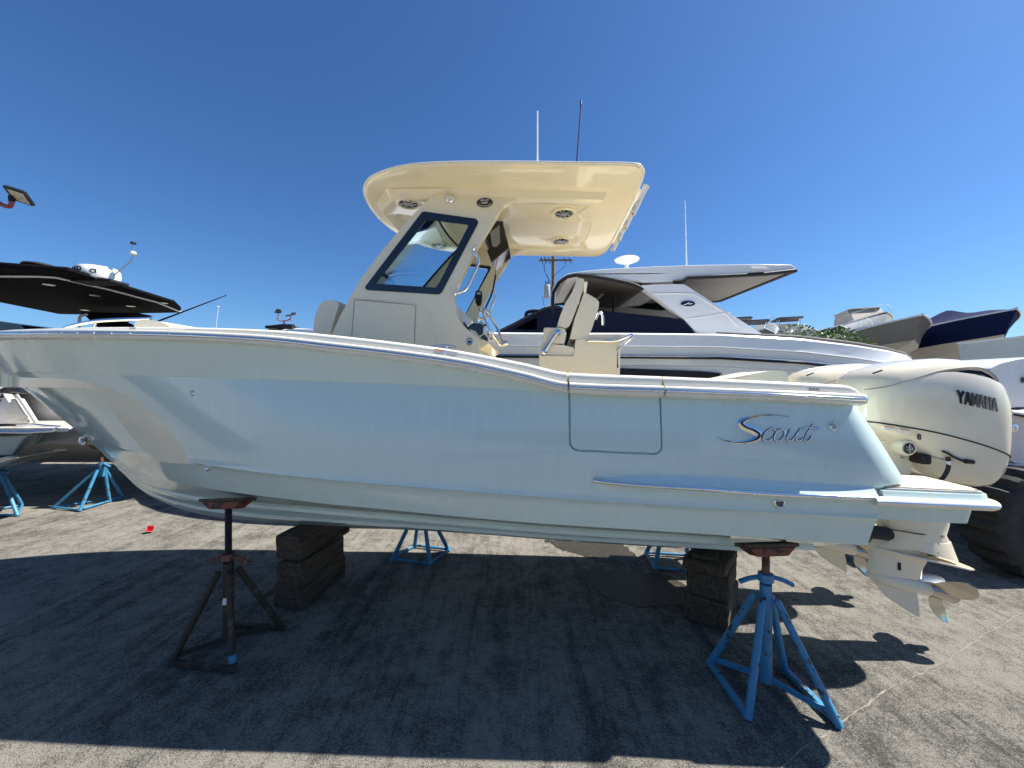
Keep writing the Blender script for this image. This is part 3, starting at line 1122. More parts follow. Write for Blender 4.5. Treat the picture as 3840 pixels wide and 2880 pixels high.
# dash: pod, binnacle, switch panel
da = MB()
dp = [(2.5308,2.5612),(2.4722,2.4808),(2.421,2.4296),(2.3699,2.4653),(2.3408,2.4433),(2.2899,2.45),(2.2681,2.3849),(2.2536,2.3272),(2.3408,2.27),(2.4868,2.2709)]
da.prism(round_poly(dp, .02, 3), lambda u, w: Vector((u, .47, w)), lambda u, w: Vector((u, -.47, w)))
da.build('dash', 'cream', console, smooth=40, bevel=.008)
bn = MB()
bp = [(2.4314,2.4508),(2.3938,2.4839),(2.3337,2.4856),(2.3022,2.4629),(2.3022,2.3974),(2.3412,2.3828),(2.3562,2.4202)]
bn.prism(round_poly(bp, .015, 3), lambda u, w: Vector((u, .475, w)), lambda u, w: Vector((u, .05, w)))
bn.build('instrument_binnacle', 'black_gloss', console, smooth=40, bevel=.008)
bn = MB()
bp = [(2.3299,2.3679),(2.2924,2.3973),(2.2625,2.3599),(2.2662,2.3376)]
bn.prism(bp, lambda u, w: Vector((u, .478, w)), lambda u, w: Vector((u, .2, w)))
bn.build('throttle_binnacle', 'black_gloss', console, smooth=40, bevel=.006)
ck = MB()
ck.box(([(2.4313,2.4512)][0][0], .47, [(2.4313,2.4512)][0][1]), (.012, .05, .09), Euler((0, .6, 0)))
ck.box(([(2.5037,2.5256)][0][0], .45, [(2.5037,2.5256)][0][1]), (.012, .03, .05), Euler((0, .5, 0)))
ck.build('compass_bracket', 'black_matt', console, smooth=0)
# steering wheel seen almost edge on
(u0, w0), (u1, w1), (ub, wb) = [(2.3112,2.6282),(2.1728,2.3221),(2.2737,2.4641)]
c = Vector(((u0 + u1) / 2, .30, (w0 + w1) / 2))
ax = Vector((u1 - u0, 0, w1 - w0))
rad = ax.length / 2
ax.normalize()
ay = Vector((.15, 1, .0)).normalized()
nr = ax.cross(ay).normalized()
sw = MB()
sw.tube([c + ax * rad * math.cos(a) + ay * rad * math.sin(a) for a in [R(360 * i / 40) for i in range(40)]], .0115, 10, closed=True)
hub = c + Vector((.10, 0, .01))
for k in range(3):
    a = R(90 + 120 * k)
    e = c + ax * rad * math.cos(a) + ay * rad * math.sin(a)
    sw.tube(smooth_line([hub, (hub + e) / 2 + Vector((.025, 0, 0)), e], 4), .009, 8)
sw.lathe([(.035, -.02), (.035, .02), (.02, .03)], hub, (-1, 0, .3), 16)
kn = c + ax * rad * .98 + ay * .02
sw.lathe([(.012, 0), (.02, .02), (.024, .045), (.020, .06), (.0001, .066)], kn, (-1, 0.1, .35), 16)
sw.build('steering_wheel', 'chrome', console, smooth=50)

# ---- hardtop
RW = .92
def rw(u):
    return 3.388 + .045 * u          # underside edge height
ua, uf = [(1.175,3.3629)][0][0] - .075, 3.355
plan = []
side_pts = [(ua + .02, 0), (ua + .02, .5), (ua + .035, .76), (ua + .07, .87), (ua + .15, .918), (ua + .5, .925), (ua + 1.0, .93), (uf - .85, .92), (uf - .58, .885),
            (uf - .36, .80), (uf - .2, .68), (uf - .09, .5), (uf - .025, .25), (uf, 0)]
half = smooth_line([(a, b, 0) for a, b in side_pts], 4)
plan = [(q.x, q.y) for q in half] + [(q.x, -q.y) for q in reversed(half[1:-1])]
cu_, cp_ = (ua + uf) / 2, 0
def ring(k, dz):
    return [Vector((cu_ + (u - cu_) * (1 + k / 1.1), p * (1 + k / .92), rw(u) + dz)) for u, p in plan]
ht = MB()
ht.rings([ring(-.50, .0), ring(-.30, .0), ring(-.10, -.001), ring(-.02, .0), ring(-.004, .003), ring(0, .009), ring(.002, .018), ring(0, .026), ring(-.008, .032), ring(-.05, .040), ring(-.25, .055), ring(-.6, .065)])
hard = ht.build('hardtop', 'cream', boat, smooth=50)
# edge moulding
MB().tube(ring(.004, .016), .008, 8, closed=True).build('edge_trim', 'coaming_white', hard, smooth=60)
# lowered pod in the underside
po = round_poly([(uf - .14, .30), (uf - .33, .555), (ua + .62, .585), (ua + .26, .575), (ua + .36, .42), (ua + .30, .20),
                 (ua + .30, -.20), (ua + .36, -.42), (ua + .26, -.575), (ua + .62, -.585), (uf - .33, -.555), (uf - .14, -.30)], .03, 3)
def pring(ins, dz):
    cx = (ua + uf) / 2
    return [Vector((cx + (u - cx) * (1 - ins / 1.0), p * (1 - ins / .58), rw(u) + dz)) for u, p in po]
pod = MB().rings([pring(-.035, .004), pring(-.03, -.002), pring(0.0, -.060), pring(.015, -.066), pring(.10, -.060), pring(.13, -.045), pring(.40, -.043)])
pod.build('ceiling_pod', 'cream', hard, smooth=25)
# long shallow panel lines moulded beside the pod
for s in (1, -1):
    MB().tube([Vector((u, s * p, rw(u) + .001)) for u, p in smooth_line([(ua + .25, .60, 0), (ua + .40, .70, 0), (ua + .9, .76, 0), (ua + 1.3, .80, 0)], 5) and
               [(q.x, q.y) for q in smooth_line([(ua + .25, .60, 0), (ua + .36, .69, 0), (ua + .9, .76, 0), (ua + 1.3, .83, 0)], 5)]], .006, 6).build('moulded_rib', 'cream', hard, smooth=60)
def speaker(u, p, z):
    b = MB().lathe([(.105, .03), (.10, -.004), (.088, -.012), (.080, -.010), (.074, -.002), (.0001, -.002)], (u, p, z), (0, 0, 1), 32).build('speaker', 'cream', hard, smooth=45)
    MB().lathe([(.0001, -.0035), (.071, -.0035), (.071, .001)], (u, p, z), (0, 0, 1), 28).build('speaker_cone', 'black_matt', b, smooth=0)
    gr = MB()
    for k in range(6):
        a = R(60 * k + 15)
        d1 = Vector((math.cos(a), math.sin(a), 0))
        d2 = Vector((-d1.y, d1.x, 0))
        for e in (-1, 1):
            gr.tube([Vector((u, p, z - .008)) + d1 * .02 + d2 * e * .006, Vector((u, p, z - .010)) + d1 * .046 + d2 * e * .007, Vector((u, p, z - .009)) + d1 * .074 + d2 * e * .018], .0035, 6)
    gr.lathe([(.022, -.004), (.020, -.013), (.0001, -.014)], (u, p, z), (0, 0, 1), 16)
    gr.build('speaker_grille', 'steel_dull', b, smooth=50)
for (u, p) in ([(1.6544,0.3285),(1.6447,-0.2831),(2.9089,0.4722)]):
    speaker(u, p, rw(u) - .058)
speaker([(2.9089,0.4722)][0][0], -[(2.9089,0.4722)][0][1], rw(2.9) - .058)
# courtesy light and round badge on the port frame
(u, w), = [(2.5486,3.4369)]
MB().lathe([(.036, -.002), (.034, .008), (.022, .016), (.010, .017), (.0001, .013)], (u, CP, w), (0, 1, 0), 24).build('courtesy_light', 'chrome', hard, smooth=60)
(u, w), = [(2.2747,3.3941)]
bd = MB()
bd.add([Vector((u + .060 * math.cos(a), CP + .004, w + .034 * math.sin(a))) for a in [R(10 * i) for i in range(36)]], [tuple(range(36))])
bd.tube([Vector((u + .060 * math.cos(a), CP + .003, w + .034 * math.sin(a))) for a in [R(10 * i) for i in range(36)]], .003, 6, closed=True)
badge = bd.build('badge', 'black_gloss', hard, smooth=0)
mk = MB()
mk.tube([Vector((u + x * .001, CP + .006, w + z * .001)) for x, z in ((30, -7), (12, -2), (-10, 2), (-24, 3))], [.0008, .002, .002, .0008], 6)
mk.tube([Vector((u + x * .001, CP + .006, w + z * .001)) for x, z in ((16, -7), (-4, -5), (-22, -3), (-26, 2))], [.0008, .002, .002, .0008], 6)
mk.tube([Vector((u + .052 * math.cos(a), CP + .006, w + .028 * math.sin(a))) for a in [R(200 + 14 * i) for i in range(11)]], .0016, 5)
mk.build('badge_emblem', 'white_print', badge, smooth=40)
text_mesh('260 LXF', .017, 'badge_lettering', 'white_print', badge, ((u, CP + .006, w + .012), (-1, 0, 0), (0, 0, 1)), .0005, .0003, 1.1, 0, 'CENTER')
# rod holders along the aft edge and their bar
tubes = [(1.0572,3.4057),(0.9449,3.6353)]
(ub, wb), (ut, wt) = tubes
ub += .03
ut += .03
for p in (.27, -.02, -.31, -.60):
    r = MB()
    e = Vector((ut - ub, 0, wt - wb))
    b0 = Vector((ub, p, wb))
    n = 20
    t = e.normalized()
    x = Vector((0, 1, 0))
    y = t.cross(x)
    rg = []
    for rr, s in ((.024, 0), (.024, .9), (.027, .93), (.027, 1.0), (.022, 1.0), (.021, .5), (.0205, 0.001), (.024, 0)):
        rg.append([b0 + e * s + (x * math.cos(2 * math.pi * k / n) + y * math.sin(2 * math.pi * k / n)) * rr for k in range(n)])
    r.rings(rg, True, False, False)
    r.build('rod_holder', 'coaming_white', hard, smooth=40)
bar = MB()
bq = Vector((ub, 0, wb)).lerp(Vector((ut, 0, wt)), .42)
bar.tube(smooth_line([(bq.x + .09, .50, bq.z + .02), (bq.x + .035, .44, bq.z), (bq.x + .03, .2, bq.z), (bq.x + .03, -.3, bq.z), (bq.x + .035, -.62, bq.z), (bq.x + .09, -.68, bq.z + .02)], 6), .013, 10)
bar.build('rod_holder_bar', 'coaming_white', hard, smooth=60)
# whip antennas
(u, w), = [(1.8724,4.4906)]
an = MB()
an.tube([Vector((u, 0, rw(u) + .10)), Vector((u, 0, rw(u) + .35)), Vector((u, 0, w))], [.009, .0075, .006], 8)
an.build('whip_antenna', 'white_gel', hard, smooth=60)
(ut_, wt_), (ub_, wb_) = [(1.501,4.3864),(1.5362,3.8979)]
an = MB()
an.tube([Vector((ub_ + .02, .2, rw(ub_) + .08)), Vector((ub_, .2, wb_)), Vector((ut_, .2, wt_))], [.008, .006, .005], 8)
an.lathe([(.008, 0), (.008, .04), (.0001, .045)], (ut_, .2, wt_ - .01), (0, 0, 1), 8)
an.build('dark_antenna', 'black_matt', hard, smooth=60)
# overhead radio box with its clear bag, bracket, handset and curly lead
rb = MB()
rp_ = [(2.1904,3.5154),(2.1707,3.4521),(2.1786,3.4288),(2.1471,3.3089),(2.122,3.2081),(2.281,3.0786),(2.3206,3.1855),(2.3048,3.2087),(2.3285,3.2918),(2.3562,3.3082),(2.3048,3.4011),(2.2495,3.4701)]
rb.prism(rp_, lambda u, w: Vector((u, .12, w)), lambda u, w: Vector((u, -.16, w)))
radio = rb.build('radio_box', 'black_gloss', hard, smooth=30, bevel=.006)
fp_ = [(2.2405,3.3834),(2.209,3.4099),(2.2012,3.2534),(2.2405,3.2114),(2.2719,3.2239),(2.2916,3.3457)]
MB().prism(fp_, lambda u, w: Vector((u, .128, w)), lambda u, w: Vector((u, .11, w))).build('radio_face', 'grey_print', radio, smooth=0, bevel=.003)
bag = MB()
rnd = random.Random(5)
(bu, bw), (bu2, bw2) = [(2.2242,3.3849),(2.2595,3.2218)]
for k in range(16):
    f = rnd.random()
    c0 = Vector((bu + (bu2 - bu) * f + rnd.uniform(-.02, .02), .1315, bw + (bw2 - bw) * f))
    bag.add([c0 + Vector((rnd.uniform(-.014, .014), rnd.uniform(0, .006), rnd.uniform(-.014, .014))) for _ in range(3)], [(0, 1, 2)])
bag.build('crumpled_wrap', 'silver_text', radio, smooth=0)
ld = [(2.2219,3.14),(2.2298,3.1088),(2.2432,3.0464),(2.2463,2.968),(2.2534,2.921),(2.2692,2.8429),(2.2889,2.7804),(2.3269,2.6985),(2.3404,2.6673),(2.3681,2.6495),(2.3903,2.6601),(2.3998,2.6877)]
P = smooth_line([(u, .10, w) for u, w in ld], 6)
lead = MB()
lead.tube(P, [.003 if i < 18 or i > 45 else .008 for i in range(len(P))], 8)
lead.build('handset_lead', 'black_matt', radio, smooth=60)
hsq = round_poly([(2.423,2.8306),(2.3695,2.8297),(2.3663,2.7862),(2.3727,2.723),(2.383,2.6994),(2.411,2.6998),(2.423,2.7237),(2.4285,2.7792)], .006, 3)
hsx = MB().prism(hsq, lambda u, w: Vector((u, .12, w)), lambda u, w: Vector((u, .085, w))).build('radio_handset', 'black_matt', radio, smooth=30, bevel=.003)
hq = [(2.4092,2.8175),(2.3759,2.8169),(2.3759,2.7957),(2.4092,2.7962)]
MB().prism(hq, lambda u, w: Vector((u, .1225, w)), lambda u, w: Vector((u, .119, w))).build('handset_screen', 'silver_text', hsx, smooth=0)

# ---- leaning post with two seats
LP = .45
def ext(poly, p0, p1, r=.02, n=4):
    return MB().prism(round_poly(poly, r, n), lambda u, w: Vector((u, p0, w)), lambda u, w: Vector((u, p1, w)))
base = [(1.8556,2.2262),(1.5835,2.2191),(1.5704,2.3505),(1.493,2.3567),(1.4743,2.392),(1.2153,2.3913),(1.2236,2.329),(1.2404,2.2866),(1.2459,1.9575),(1.8556,1.9569)]
lpost = ext(base, LP, -LP, .012, 3).build('leaning_post', 'cream', boat, smooth=30, bevel=.008)
edge = [(1.2459,2.2923),(1.2219,2.329),(1.2309,1.9575),(1.2543,1.9575)]
ext(edge, LP + .004, -LP - .004, .005, 2).build('aft_panel', 'coaming_white', lpost, smooth=30, bevel=.004)
for a, b in ((LP - .01, .015), (-.015, -LP + .01)):
    ext([(1.859,2.2285),(1.8533,2.305),(1.8372,2.3193),(1.8114,2.3237),(1.6658,2.3094),(1.5891,2.29),(1.5778,2.2774),(1.5795,2.2225)], a, b, .015).build('seat_cushion', 'vinyl', lpost, smooth=45, bevel=.014, bseg=3)
    ext([(1.8258,2.3278),(1.8223,2.4399),(1.8114,2.4502),(1.6658,2.4452),(1.6488,2.4313),(1.6476,2.358),(1.6601,2.3209),(1.8114,2.3237)], a, b, .02).build('flip_bolster', 'vinyl', lpost, smooth=45, bevel=.014, bseg=3)
    ext([(1.7086,2.4732),(1.6954,2.5304),(1.6545,2.633),(1.609,2.7067),(1.5693,2.7793),(1.5608,2.8346),(1.5455,2.84),(1.5042,2.8318),(1.4986,2.8134),(1.5071,2.7565),(1.524,2.7054),(1.575,2.5632),(1.6147,2.4636),(1.6431,2.4467),(1.7,2.4559)], a, b, .02).build('backrest', 'vinyl', lpost, smooth=45, bevel=.018, bseg=3)
    ext([(1.493,2.8162),(1.476,2.8215),(1.4715,2.8072),(1.4817,2.7389),(1.493,2.7151),(1.5042,2.7393)], a - .03, b + .03, .01).build('headrest', 'vinyl', lpost, smooth=45, bevel=.010, bseg=2)
    sh = ext([(1.6147,2.3549),(1.575,2.5175),(1.5042,2.7193),(1.4845,2.719),(1.4112,2.6751),(1.3843,2.6462),(1.3916,2.5951),(1.4394,2.4418),(1.4676,2.3793),(1.4817,2.3555)], a + .004, b - .004, .012, 3).build('seat_shell', 'cream', lpost, smooth=30, bevel=.02, bseg=3)
    ext([(1.6317,2.3092),(1.5977,2.4377),(1.5835,2.5176),(1.5693,2.5289),(1.5523,2.563),(1.5297,2.6541),(1.5127,2.6995),(1.5071,2.7108),(1.575,2.5175),(1.609,2.3577)], a - .05, b + .05, .004, 2).build('seat_hinge_plate', 'grey_print', lpost, smooth=30)
    ar = MB()
    aa = [(1.8144,2.2579),(1.7802,2.3121),(1.746,2.3691),(1.7119,2.406)]
    pp = a if a > 0 else b
    pp = pp + .02 if pp > 0 else pp - .02
    ar.tube([Vector((u, pp, w)) for u, w in aa], [.016, .016, .016, .017], 12)
    ar.lathe([(.0001, -.02), (.024, -.016), (.024, .012), (.0001, .016)], (aa[-1][0], pp, aa[-1][1]), (0, 1, 0), 16)
    ar.lathe([(.0001, -.02), (.022, -.016), (.022, .012), (.0001, .016)], (aa[0][0], pp, aa[0][1]), (0, 1, 0), 16)
    ar.build('bolster_arm', 'chrome', lpost, smooth=45)
wr = MB()
wa = [(1.4829,2.3327),(1.4492,2.3404),(1.2786,2.3368),(1.2062,2.3589),(1.1452,2.3809),(1.1369,2.3696),(1.1508,2.3528),(1.1951,2.3136),(1.2479,2.2631)]
P = [Vector((u, LP + (.02 if 0 < i < 7 else 0.0), w)) for i, (u, w) in enumerate(wa)]
wr.tube(smooth_line(P, 5), .012, 10)
P2 = [Vector((q.x, -q.y, q.z)) for q in P]
wr.tube(smooth_line(P2, 5), .012, 10)
wr.tube([P[4], Vector((P[4].x, -P[4].y, P[4].z))], .012, 10)
wr.build('aft_hand_rail', 'chrome', lpost, smooth=60)
hk = MB()
(u, w), = [(1.3265,2.6038)]
hk.tube(smooth_line([(u + .03, .05, w - .03), (u, .05, w + .03), (u - .03, .05, w + .01), (u - .035, .05, w - .08)], 4), .012, 8)
hk.build('drop_handle', 'chrome', lpost, smooth=60)

# notices on the coaming
(u, w), = [(2.4358,2.196)]
pl, (c, t, z, nn) = plate_on_coaming(u, .045, .15, .036, 'warning_notice', 'white_print')
tt = text_mesh('WARNING', .012, 'notice_heading', 'orange_print', pl, (c - t * .07 + z * .008 + nn * .0012, t, z), .0002, .0005)
nl = MB()
for k in range(4):
    a = c - t * .07 - z * (.001 + .006 * k) + nn * .0012
    for x0, x1 in ((0, .062), (.075, .14)):
        q = a + t * x0
        e = a + t * x1
        nl.add([q, e, e - z * .0022, q - z * .0022], [(0, 1, 2, 3)])
nl.build('notice_lines', 'grey_print', pl, smooth=0)

# ---- outboard motors
def make_motor(pc):
    """built about the plane p = pc"""
    V = lambda u, q, w: Vector((u, pc + q, w))
    # midsection and gearcase: rings of an aerofoil section from the bracket to the skeg
    secs = [[(-0.7436,1.1661),(-1.2295,1.1109)], [(-0.7436,0.9439),(-1.2475,0.9434)], [(-0.7706,0.9054),(-1.2295,0.8525)], [(-0.8049,0.8671),(-1.2535,0.8016)], [(-0.7251,0.767),(-1.2895,0.751)],
            [(-0.7091,0.7469),(-1.2055,0.7226)], [(-0.7005,0.6878),(-1.1091,0.642)], [(-0.6882,0.6155),(-1.0752,0.5761)], [(-0.6771,0.5497),(-1.0668,0.5045)]]
    hw = [.13, .13, .11, .11, .105, .07, .055, .050, .05]
    def foil(a, b, h, n=24, e=.8):
        out = []
        for k in range(n):
            th = 2 * math.pi * k / n
            x = .5 - .5 * math.cos(th)
            y = h * (abs(math.sin(th)) ** e) * (1 if math.sin(th) >= 0 else -1) * (1.12 - .35 * x)
            out.append(V(a[0] + (b[0] - a[0]) * x, y, a[1] + (b[1] - a[1]) * x))
        return out
    leg = MB()
    leg.rings([foil(a, b, h, e=.7 if i < 4 else .85) for i, ((a, b), h) in enumerate(zip(secs, hw))])
    motor = leg.build('outboard_motor', 'motor_cream', boat, smooth=40)
    # torpedo
    t0, t1 = [(-0.6697,0.5337),(-1.1187,0.4247)]
    a, b = V(t0[0], 0, t0[1]), V(t1[0], 0, t1[1])
    ax = (b - a)
    L_ = ax.length
    MB().lathe([(.0001, 0), (.012, .006), (.028, .03), (.042, .075), (.052, .14), (.056, .22), (.054, .30), (.050, L_ - .01), (.046, L_)], a, ax, 28).build('gearcase', 'motor_cream', motor, smooth=60)
    # skeg
    sk = [(-0.6943,0.5045),(-0.8172,0.3587),(-0.9393,0.2724),(-1.0365,0.214),(-1.0583,0.2123),(-1.0486,0.3287),(-1.034,0.3995),(-0.8172,0.4631)]
    MB().prism(sk, lambda u, w: V(u, .007, w), lambda u, w: V(u, -.007, w)).build('skeg', 'motor_cream', motor, smooth=30, bevel=.004)
    # anti-ventilation plate and splash step
    v0, v1, v2 = [(-0.7251,0.7474),(-1.1814,0.6637),(-1.4209,0.6005)]
    pl = [(v0[0], .05), (v0[0] - .12, .10), (v1[0] + .06, .115), (v2[0] + .10, .10), (v2[0] + .02, .05), (v2[0], .0)]
    pl = pl + [(u, -q) for u, q in reversed(pl[:-1])]
    pz = pchip(sorted([(v0[0], v0[1]), (v1[0], v1[1]), (v2[0], v2[1])]))
    MB().prism(pl, lambda u, q: V(u, q, pz(u) + .007), lambda u, q: V(u, q, pz(u) - .007)).build('anti_ventilation_plate', 'motor_cream', motor, smooth=30, bevel=.004)
    st = MB()
    s_a, s_b = [(-0.8539,0.7902),(-1.3158,0.6551)]
    s_c, s_d = [(-0.8441,0.8226),(-1.2631,0.8044)]
    st.rings([foil(s_a, s_b, .118), foil(s_c, s_d, .11)])
    st.build('exhaust_housing', 'motor_cream', motor, smooth=40)
    sm_ = MB()
    s0, s1 = [(-0.7573,0.9176),(-1.1129,0.8648)]
    sm_.tube([V(s0[0], .116, s0[1]), V((s0[0] + s1[0]) / 2, .122, (s0[1] + s1[1]) / 2), V(s1[0], .07, s1[1])], .004, 6)
    sm_.build('housing_seam', 'black_matt', motor, smooth=40)
    # slots, bolts, water inlet
    sl = MB()
    for k in range(4):
        (a0, b0), (a1, b1) = [[(-1.0251,0.7578),(-1.0951,0.7474)][0], [(-1.0251,0.7578),(-1.0951,0.7474)][1]]
        sl.box(((a0 + a1) / 2, pc + .098, (b0 + b1) / 2 - .0095 * k), (abs(a0 - a1), .02, .004), Euler((0, -.12, 0)))
    sl.build('exhaust_slots', 'black_matt', motor, smooth=0)
    (a0, b0), = [(-0.8689,0.6162)]
    wi = MB()
    wi.box((a0, pc + .051, b0), (.019, .012, .058), Euler((0, .05, 0)))
    wi.build('water_inlet', 'black_matt', motor, smooth=0, bevel=.003)
    bo = MB()
    for (a0, b0) in [(-1.144,0.8639),(-0.7745,0.8184),(-0.9101,0.7946),(-1.0391,0.7708)]:
        bo.lathe([(.010, -.03), (.010, .004), (.0001, .005)], V(a0, .085, b0), (0, 1, 0), 12)
    bo.build('housing_bolts', 'steel_dull', motor, smooth=30)
    # trim ram
    (a0, b0), (a1, b1) = [(-0.62,0.8748),(-0.7662,0.8762)]
    MB().tube([V(a0 + .05, .09, b0 + .02), V(a1 + .02, .09, b1), V(a1, .09, b1)], [.050, .050, .042], 20).build('trim_ram', 'black_matt', motor, smooth=40)
    # propeller
    (h0, g0), (h1, g1) = [(-1.1091,0.4321),(-1.2919,0.3834)]
    a, b = V(h0, 0, g0), V(h1, 0, g1)
    ax = (b - a).normalized()
    L_ = (b - a).length
    pr = MB()
    pr.lathe([(.047, 0), (.052, .02), (.052, L_ - .02), (.058, L_), (.050, L_), (.046, L_ - .03), (.02, L_ - .04), (.0001, L_ - .03)], a, ax, 28)
    x = Vector((0, 1, 0))
    x = (x - ax * x.dot(ax)).normalized()
    y = ax.cross(x)
    for k in range(3):
        th0 = R(90 + 120 * k)
        rows = []
        for i in range(9):
            rr = .045 + .160 * i / 8
            s = i / 8
            wdt = .20 * math.sin(math.pi * (.20 + .62 * s)) ** .9 * (1 - .50 * s ** 8)
            rake = .075 * s + L_ * .35
            row = []
            for j in range(9):
                e = (j / 8 - .5)
                ang = th0 + e * wdt / rr * .38 - .25 * s * s
                axial = rake + e * wdt * .92 + .014 * (4 * e * e - 1) * s
                row.append(a + ax * axial + (x * math.cos(ang) + y * math.sin(ang)) * rr)
            rows.append(row)
        th = [[q + ax * .004 for q in r] for r in rows]
        pr.grid(rows)
        pr.grid(th, flip=True)
        edge0 = [r[0] for r in rows] + rows[-1] + [r[-1] for r in reversed(rows)]
        edge1 = [r[0] for r in th] + th[-1] + [r[-1] for r in reversed(th)]
        pr.grid([edge0, edge1])
    pr.build('propeller', 'prop_steel', motor, smooth=40)
    # bracket, tilt tube and rigging seen in front of the cowling
    bk = MB()
    (a0, b0), (a1, b1), (a2, b2), (a3, b3) = [(-0.6634,1.5819),(-0.8509,1.5423),(-0.8509,1.3345),(-0.6634,1.3314)]
    bq = round_poly([(-0.6477,1.5734),(-0.7026,1.5948),(-0.773,1.5955),(-0.8236,1.542),(-0.8509,1.4592),(-0.8431,1.351),(-0.8119,1.2922),(-0.6477,1.2894)], .03, 4)
    bk.prism(bq, lambda u, w: V(u, .17, w), lambda u, w: V(u, -.17, w))
    bk.build('mount_bracket', 'motor_cream', motor, smooth=40, bevel=.015, bseg=3)
    (a0, b0), = [(-0.7562,1.5436)]
    cp = MB().lathe([(.055, -.06), (.055, .03), (.050, .037), (.040, .038), (.0001, .038)], V(a0, .215, b0), (0, 1, 0), 28).build('steering_cap', 'motor_cream', motor, smooth=45)
    MB().lathe([(.039, 0), (.039, .005), (.036, .008), (.0001, .008)], V(a0, .251, b0), (0, 1, 0), 28).build('cap_disc', 'black_gloss', motor, smooth=45)
    em = MB()
    for k in range(3):
        th = R(30 + 60 * k)
        d_ = Vector((math.cos(th), 0, math.sin(th))) * .030
        em.tube([V(a0, .2605, b0) - d_, V(a0, .2605, b0) + d_], .0022, 6)
    em.tube([V(a0 + .017 * math.cos(R(20 * i)), .2605, b0 + .017 * math.sin(R(20 * i))) for i in range(18)], .0016, 5, closed=True)
    em.build('cap_emblem', 'silver_text', motor, smooth=40)
    (a0, b0), = [(-0.8663,1.4692)]
    MB().box(V(a0 + .01, .225, b0), (.06, .11, .07)).build('rigging_block', 'black_matt', motor, smooth=30, bevel=.012, bseg=3)
    (a0, b0), = [(-0.784,1.4656)]
    MB().box(V(a0, .172, b0), (.026, .005, .014), Euler((0, -.15, 0))).build('serial_plate', 'grey_print', motor, smooth=0)
    # cowling: cross sections along u
    def section(u, w0, w1, h, e=.42, n=36, tilt=0.0):
        out = []
        cw, hh = (w0 + w1) / 2, (w1 - w0) / 2
        for k in range(n):
            th = 2 * math.pi * k / n
            cx, sy = math.cos(th), math.sin(th)
            y = h * math.copysign(abs(cx) ** e, cx)
            z = hh * math.copysign(abs(sy) ** e, sy)
            out.append(V(u, y * (1 - .10 * (z / max(hh, .001)) ** 2), cw + z))
        return out
    X_ = [806, 814, 832, 870, 955, 1060, 1200, 1350, 1500, 1650, 1780, 1880, 1945, 1990, 2022, 2046, 2060, 2066]
    topl = pchip([(806, 600), (814, 530), (832, 440), (870, 372), (955, 312), (1060, 276), (1200, 241), (1350, 218), (1500, 206), (1650, 213), (1780, 246), (1880, 300), (1945, 354), (1990, 410), (2022, 470), (2046, 550), (2060, 650), (2066, 740)])
    half_ = pchip([(806, .05), (814, .11), (832, .16), (870, .21), (955, .25), (1060, .266), (1200, .277), (1350, .285), (1500, .286), (1650, .283), (1780, .275), (1880, .262), (1945, .245), (1990, .222), (2022, .19), (2046, .15), (2060, .10), (2066, .05)])
    bot_ = pchip([(806, 780), (832, 830), (870, 890), (950, 935), (1100, 985), (1200, 1060), (1280, 1180), (1450, 1285), (1650, 1330), (1800, 1350), (1900, 1335), (1955, 1285), (1990, 1210), (2022, 1130), (2046, 1065), (2060, 990), (2066, 900)])
    seam_ = pchip([(775, 752), (850, 768), (1250, 840), (1650, 940), (2035, 1065), (2090, 1085)])
    capl = pchip([(806, 640), (814, 560), (832, 492), (870, 480), (955, 458), (1060, 420), (1200, 375), (1350, 332), (1500, 306), (1650, 293), (1780, 300), (1880, 340), (1945, 386), (1990, 430), (2022, 484), (2046, 560), (2060, 655), (2066, 745)])
    slot = pchip([(806, 0), (1300, 0), (1400, 10), (1500, 26), (1650, 60), (1780, 84), (1880, 82), (1945, 66), (1990, 36), (2022, 0), (2066, 0)])
    up_p, up_s, lo_r, cap_r, cap_i, core, sm2, edge = [], [], [], [], [], [], [], []
    E_ = .46
    n_ = 22
    for x_ in X_:
        hh = half_(x_)
        (u, wt), (u_, wb_), (u2_, wsm), (u3_, wc_), (u4_, wsl) = [motor_px(x_, y_, hh * .85) for y_ in (topl(x_), bot_(x_), seam_(x_), capl(x_), capl(x_) + slot(x_))]
        u = motor_px(x_, 700, .17)[0]
        cw, hz = (wt + wb_) / 2, (wt - wb_) / 2
        def ang(w_):
            k = max(-.985, min(.985, (w_ - cw) / hz))
            return math.asin(math.copysign(abs(k) ** (1 / E_), k))
        def pt_(th, sc_=1.0):
            c_, s_ = math.cos(th), math.sin(th)
            z_ = math.copysign(abs(s_) ** E_, s_)
            return V(u, sc_ * hh * math.copysign(abs(c_) ** E_, c_) * (1 - .10 * z_ * z_), cw + hz * z_ * sc_)
        t0_, tc_, ts_ = ang(wsm), ang(wc_), ang(wsl)
        up_p.append([pt_(t0_ + (ts_ - t0_) * i / n_) for i in range(n_ + 1)])
        up_s.append([pt_(math.pi - t0_ - (ts_ - t0_) * i / n_) for i in range(n_ + 1)])
        lo_r.append([pt_(math.pi - t0_ + (math.pi + 2 * t0_) * i / n_) for i in range(n_ + 1)])
        cap_r.append([pt_(tc_ + (math.pi - 2 * tc_) * i / n_, 1.004) for i in range(n_ + 1)])
        cap_i.append([pt_(tc_ + (math.pi - 2 * tc_) * i / n_, .955) for i in range(n_ + 1)])
        core.append([pt_(2 * math.pi * i / 32, .93) for i in range(32)])
        if 820 < x_ < 2050:
            sm2.append(pt_(t0_))
        if 820 < x_ < 2030:
            edge.append(pt_(tc_, 1.003))
    bd_ = MB()
    bd_.grid(up_p)
    bd_.grid(up_s, flip=True)
    bd_.add([p_ for p_ in up_p[-1]] + [p_ for p_ in reversed(up_s[-1])], [tuple(range(2 * n_ + 2))])
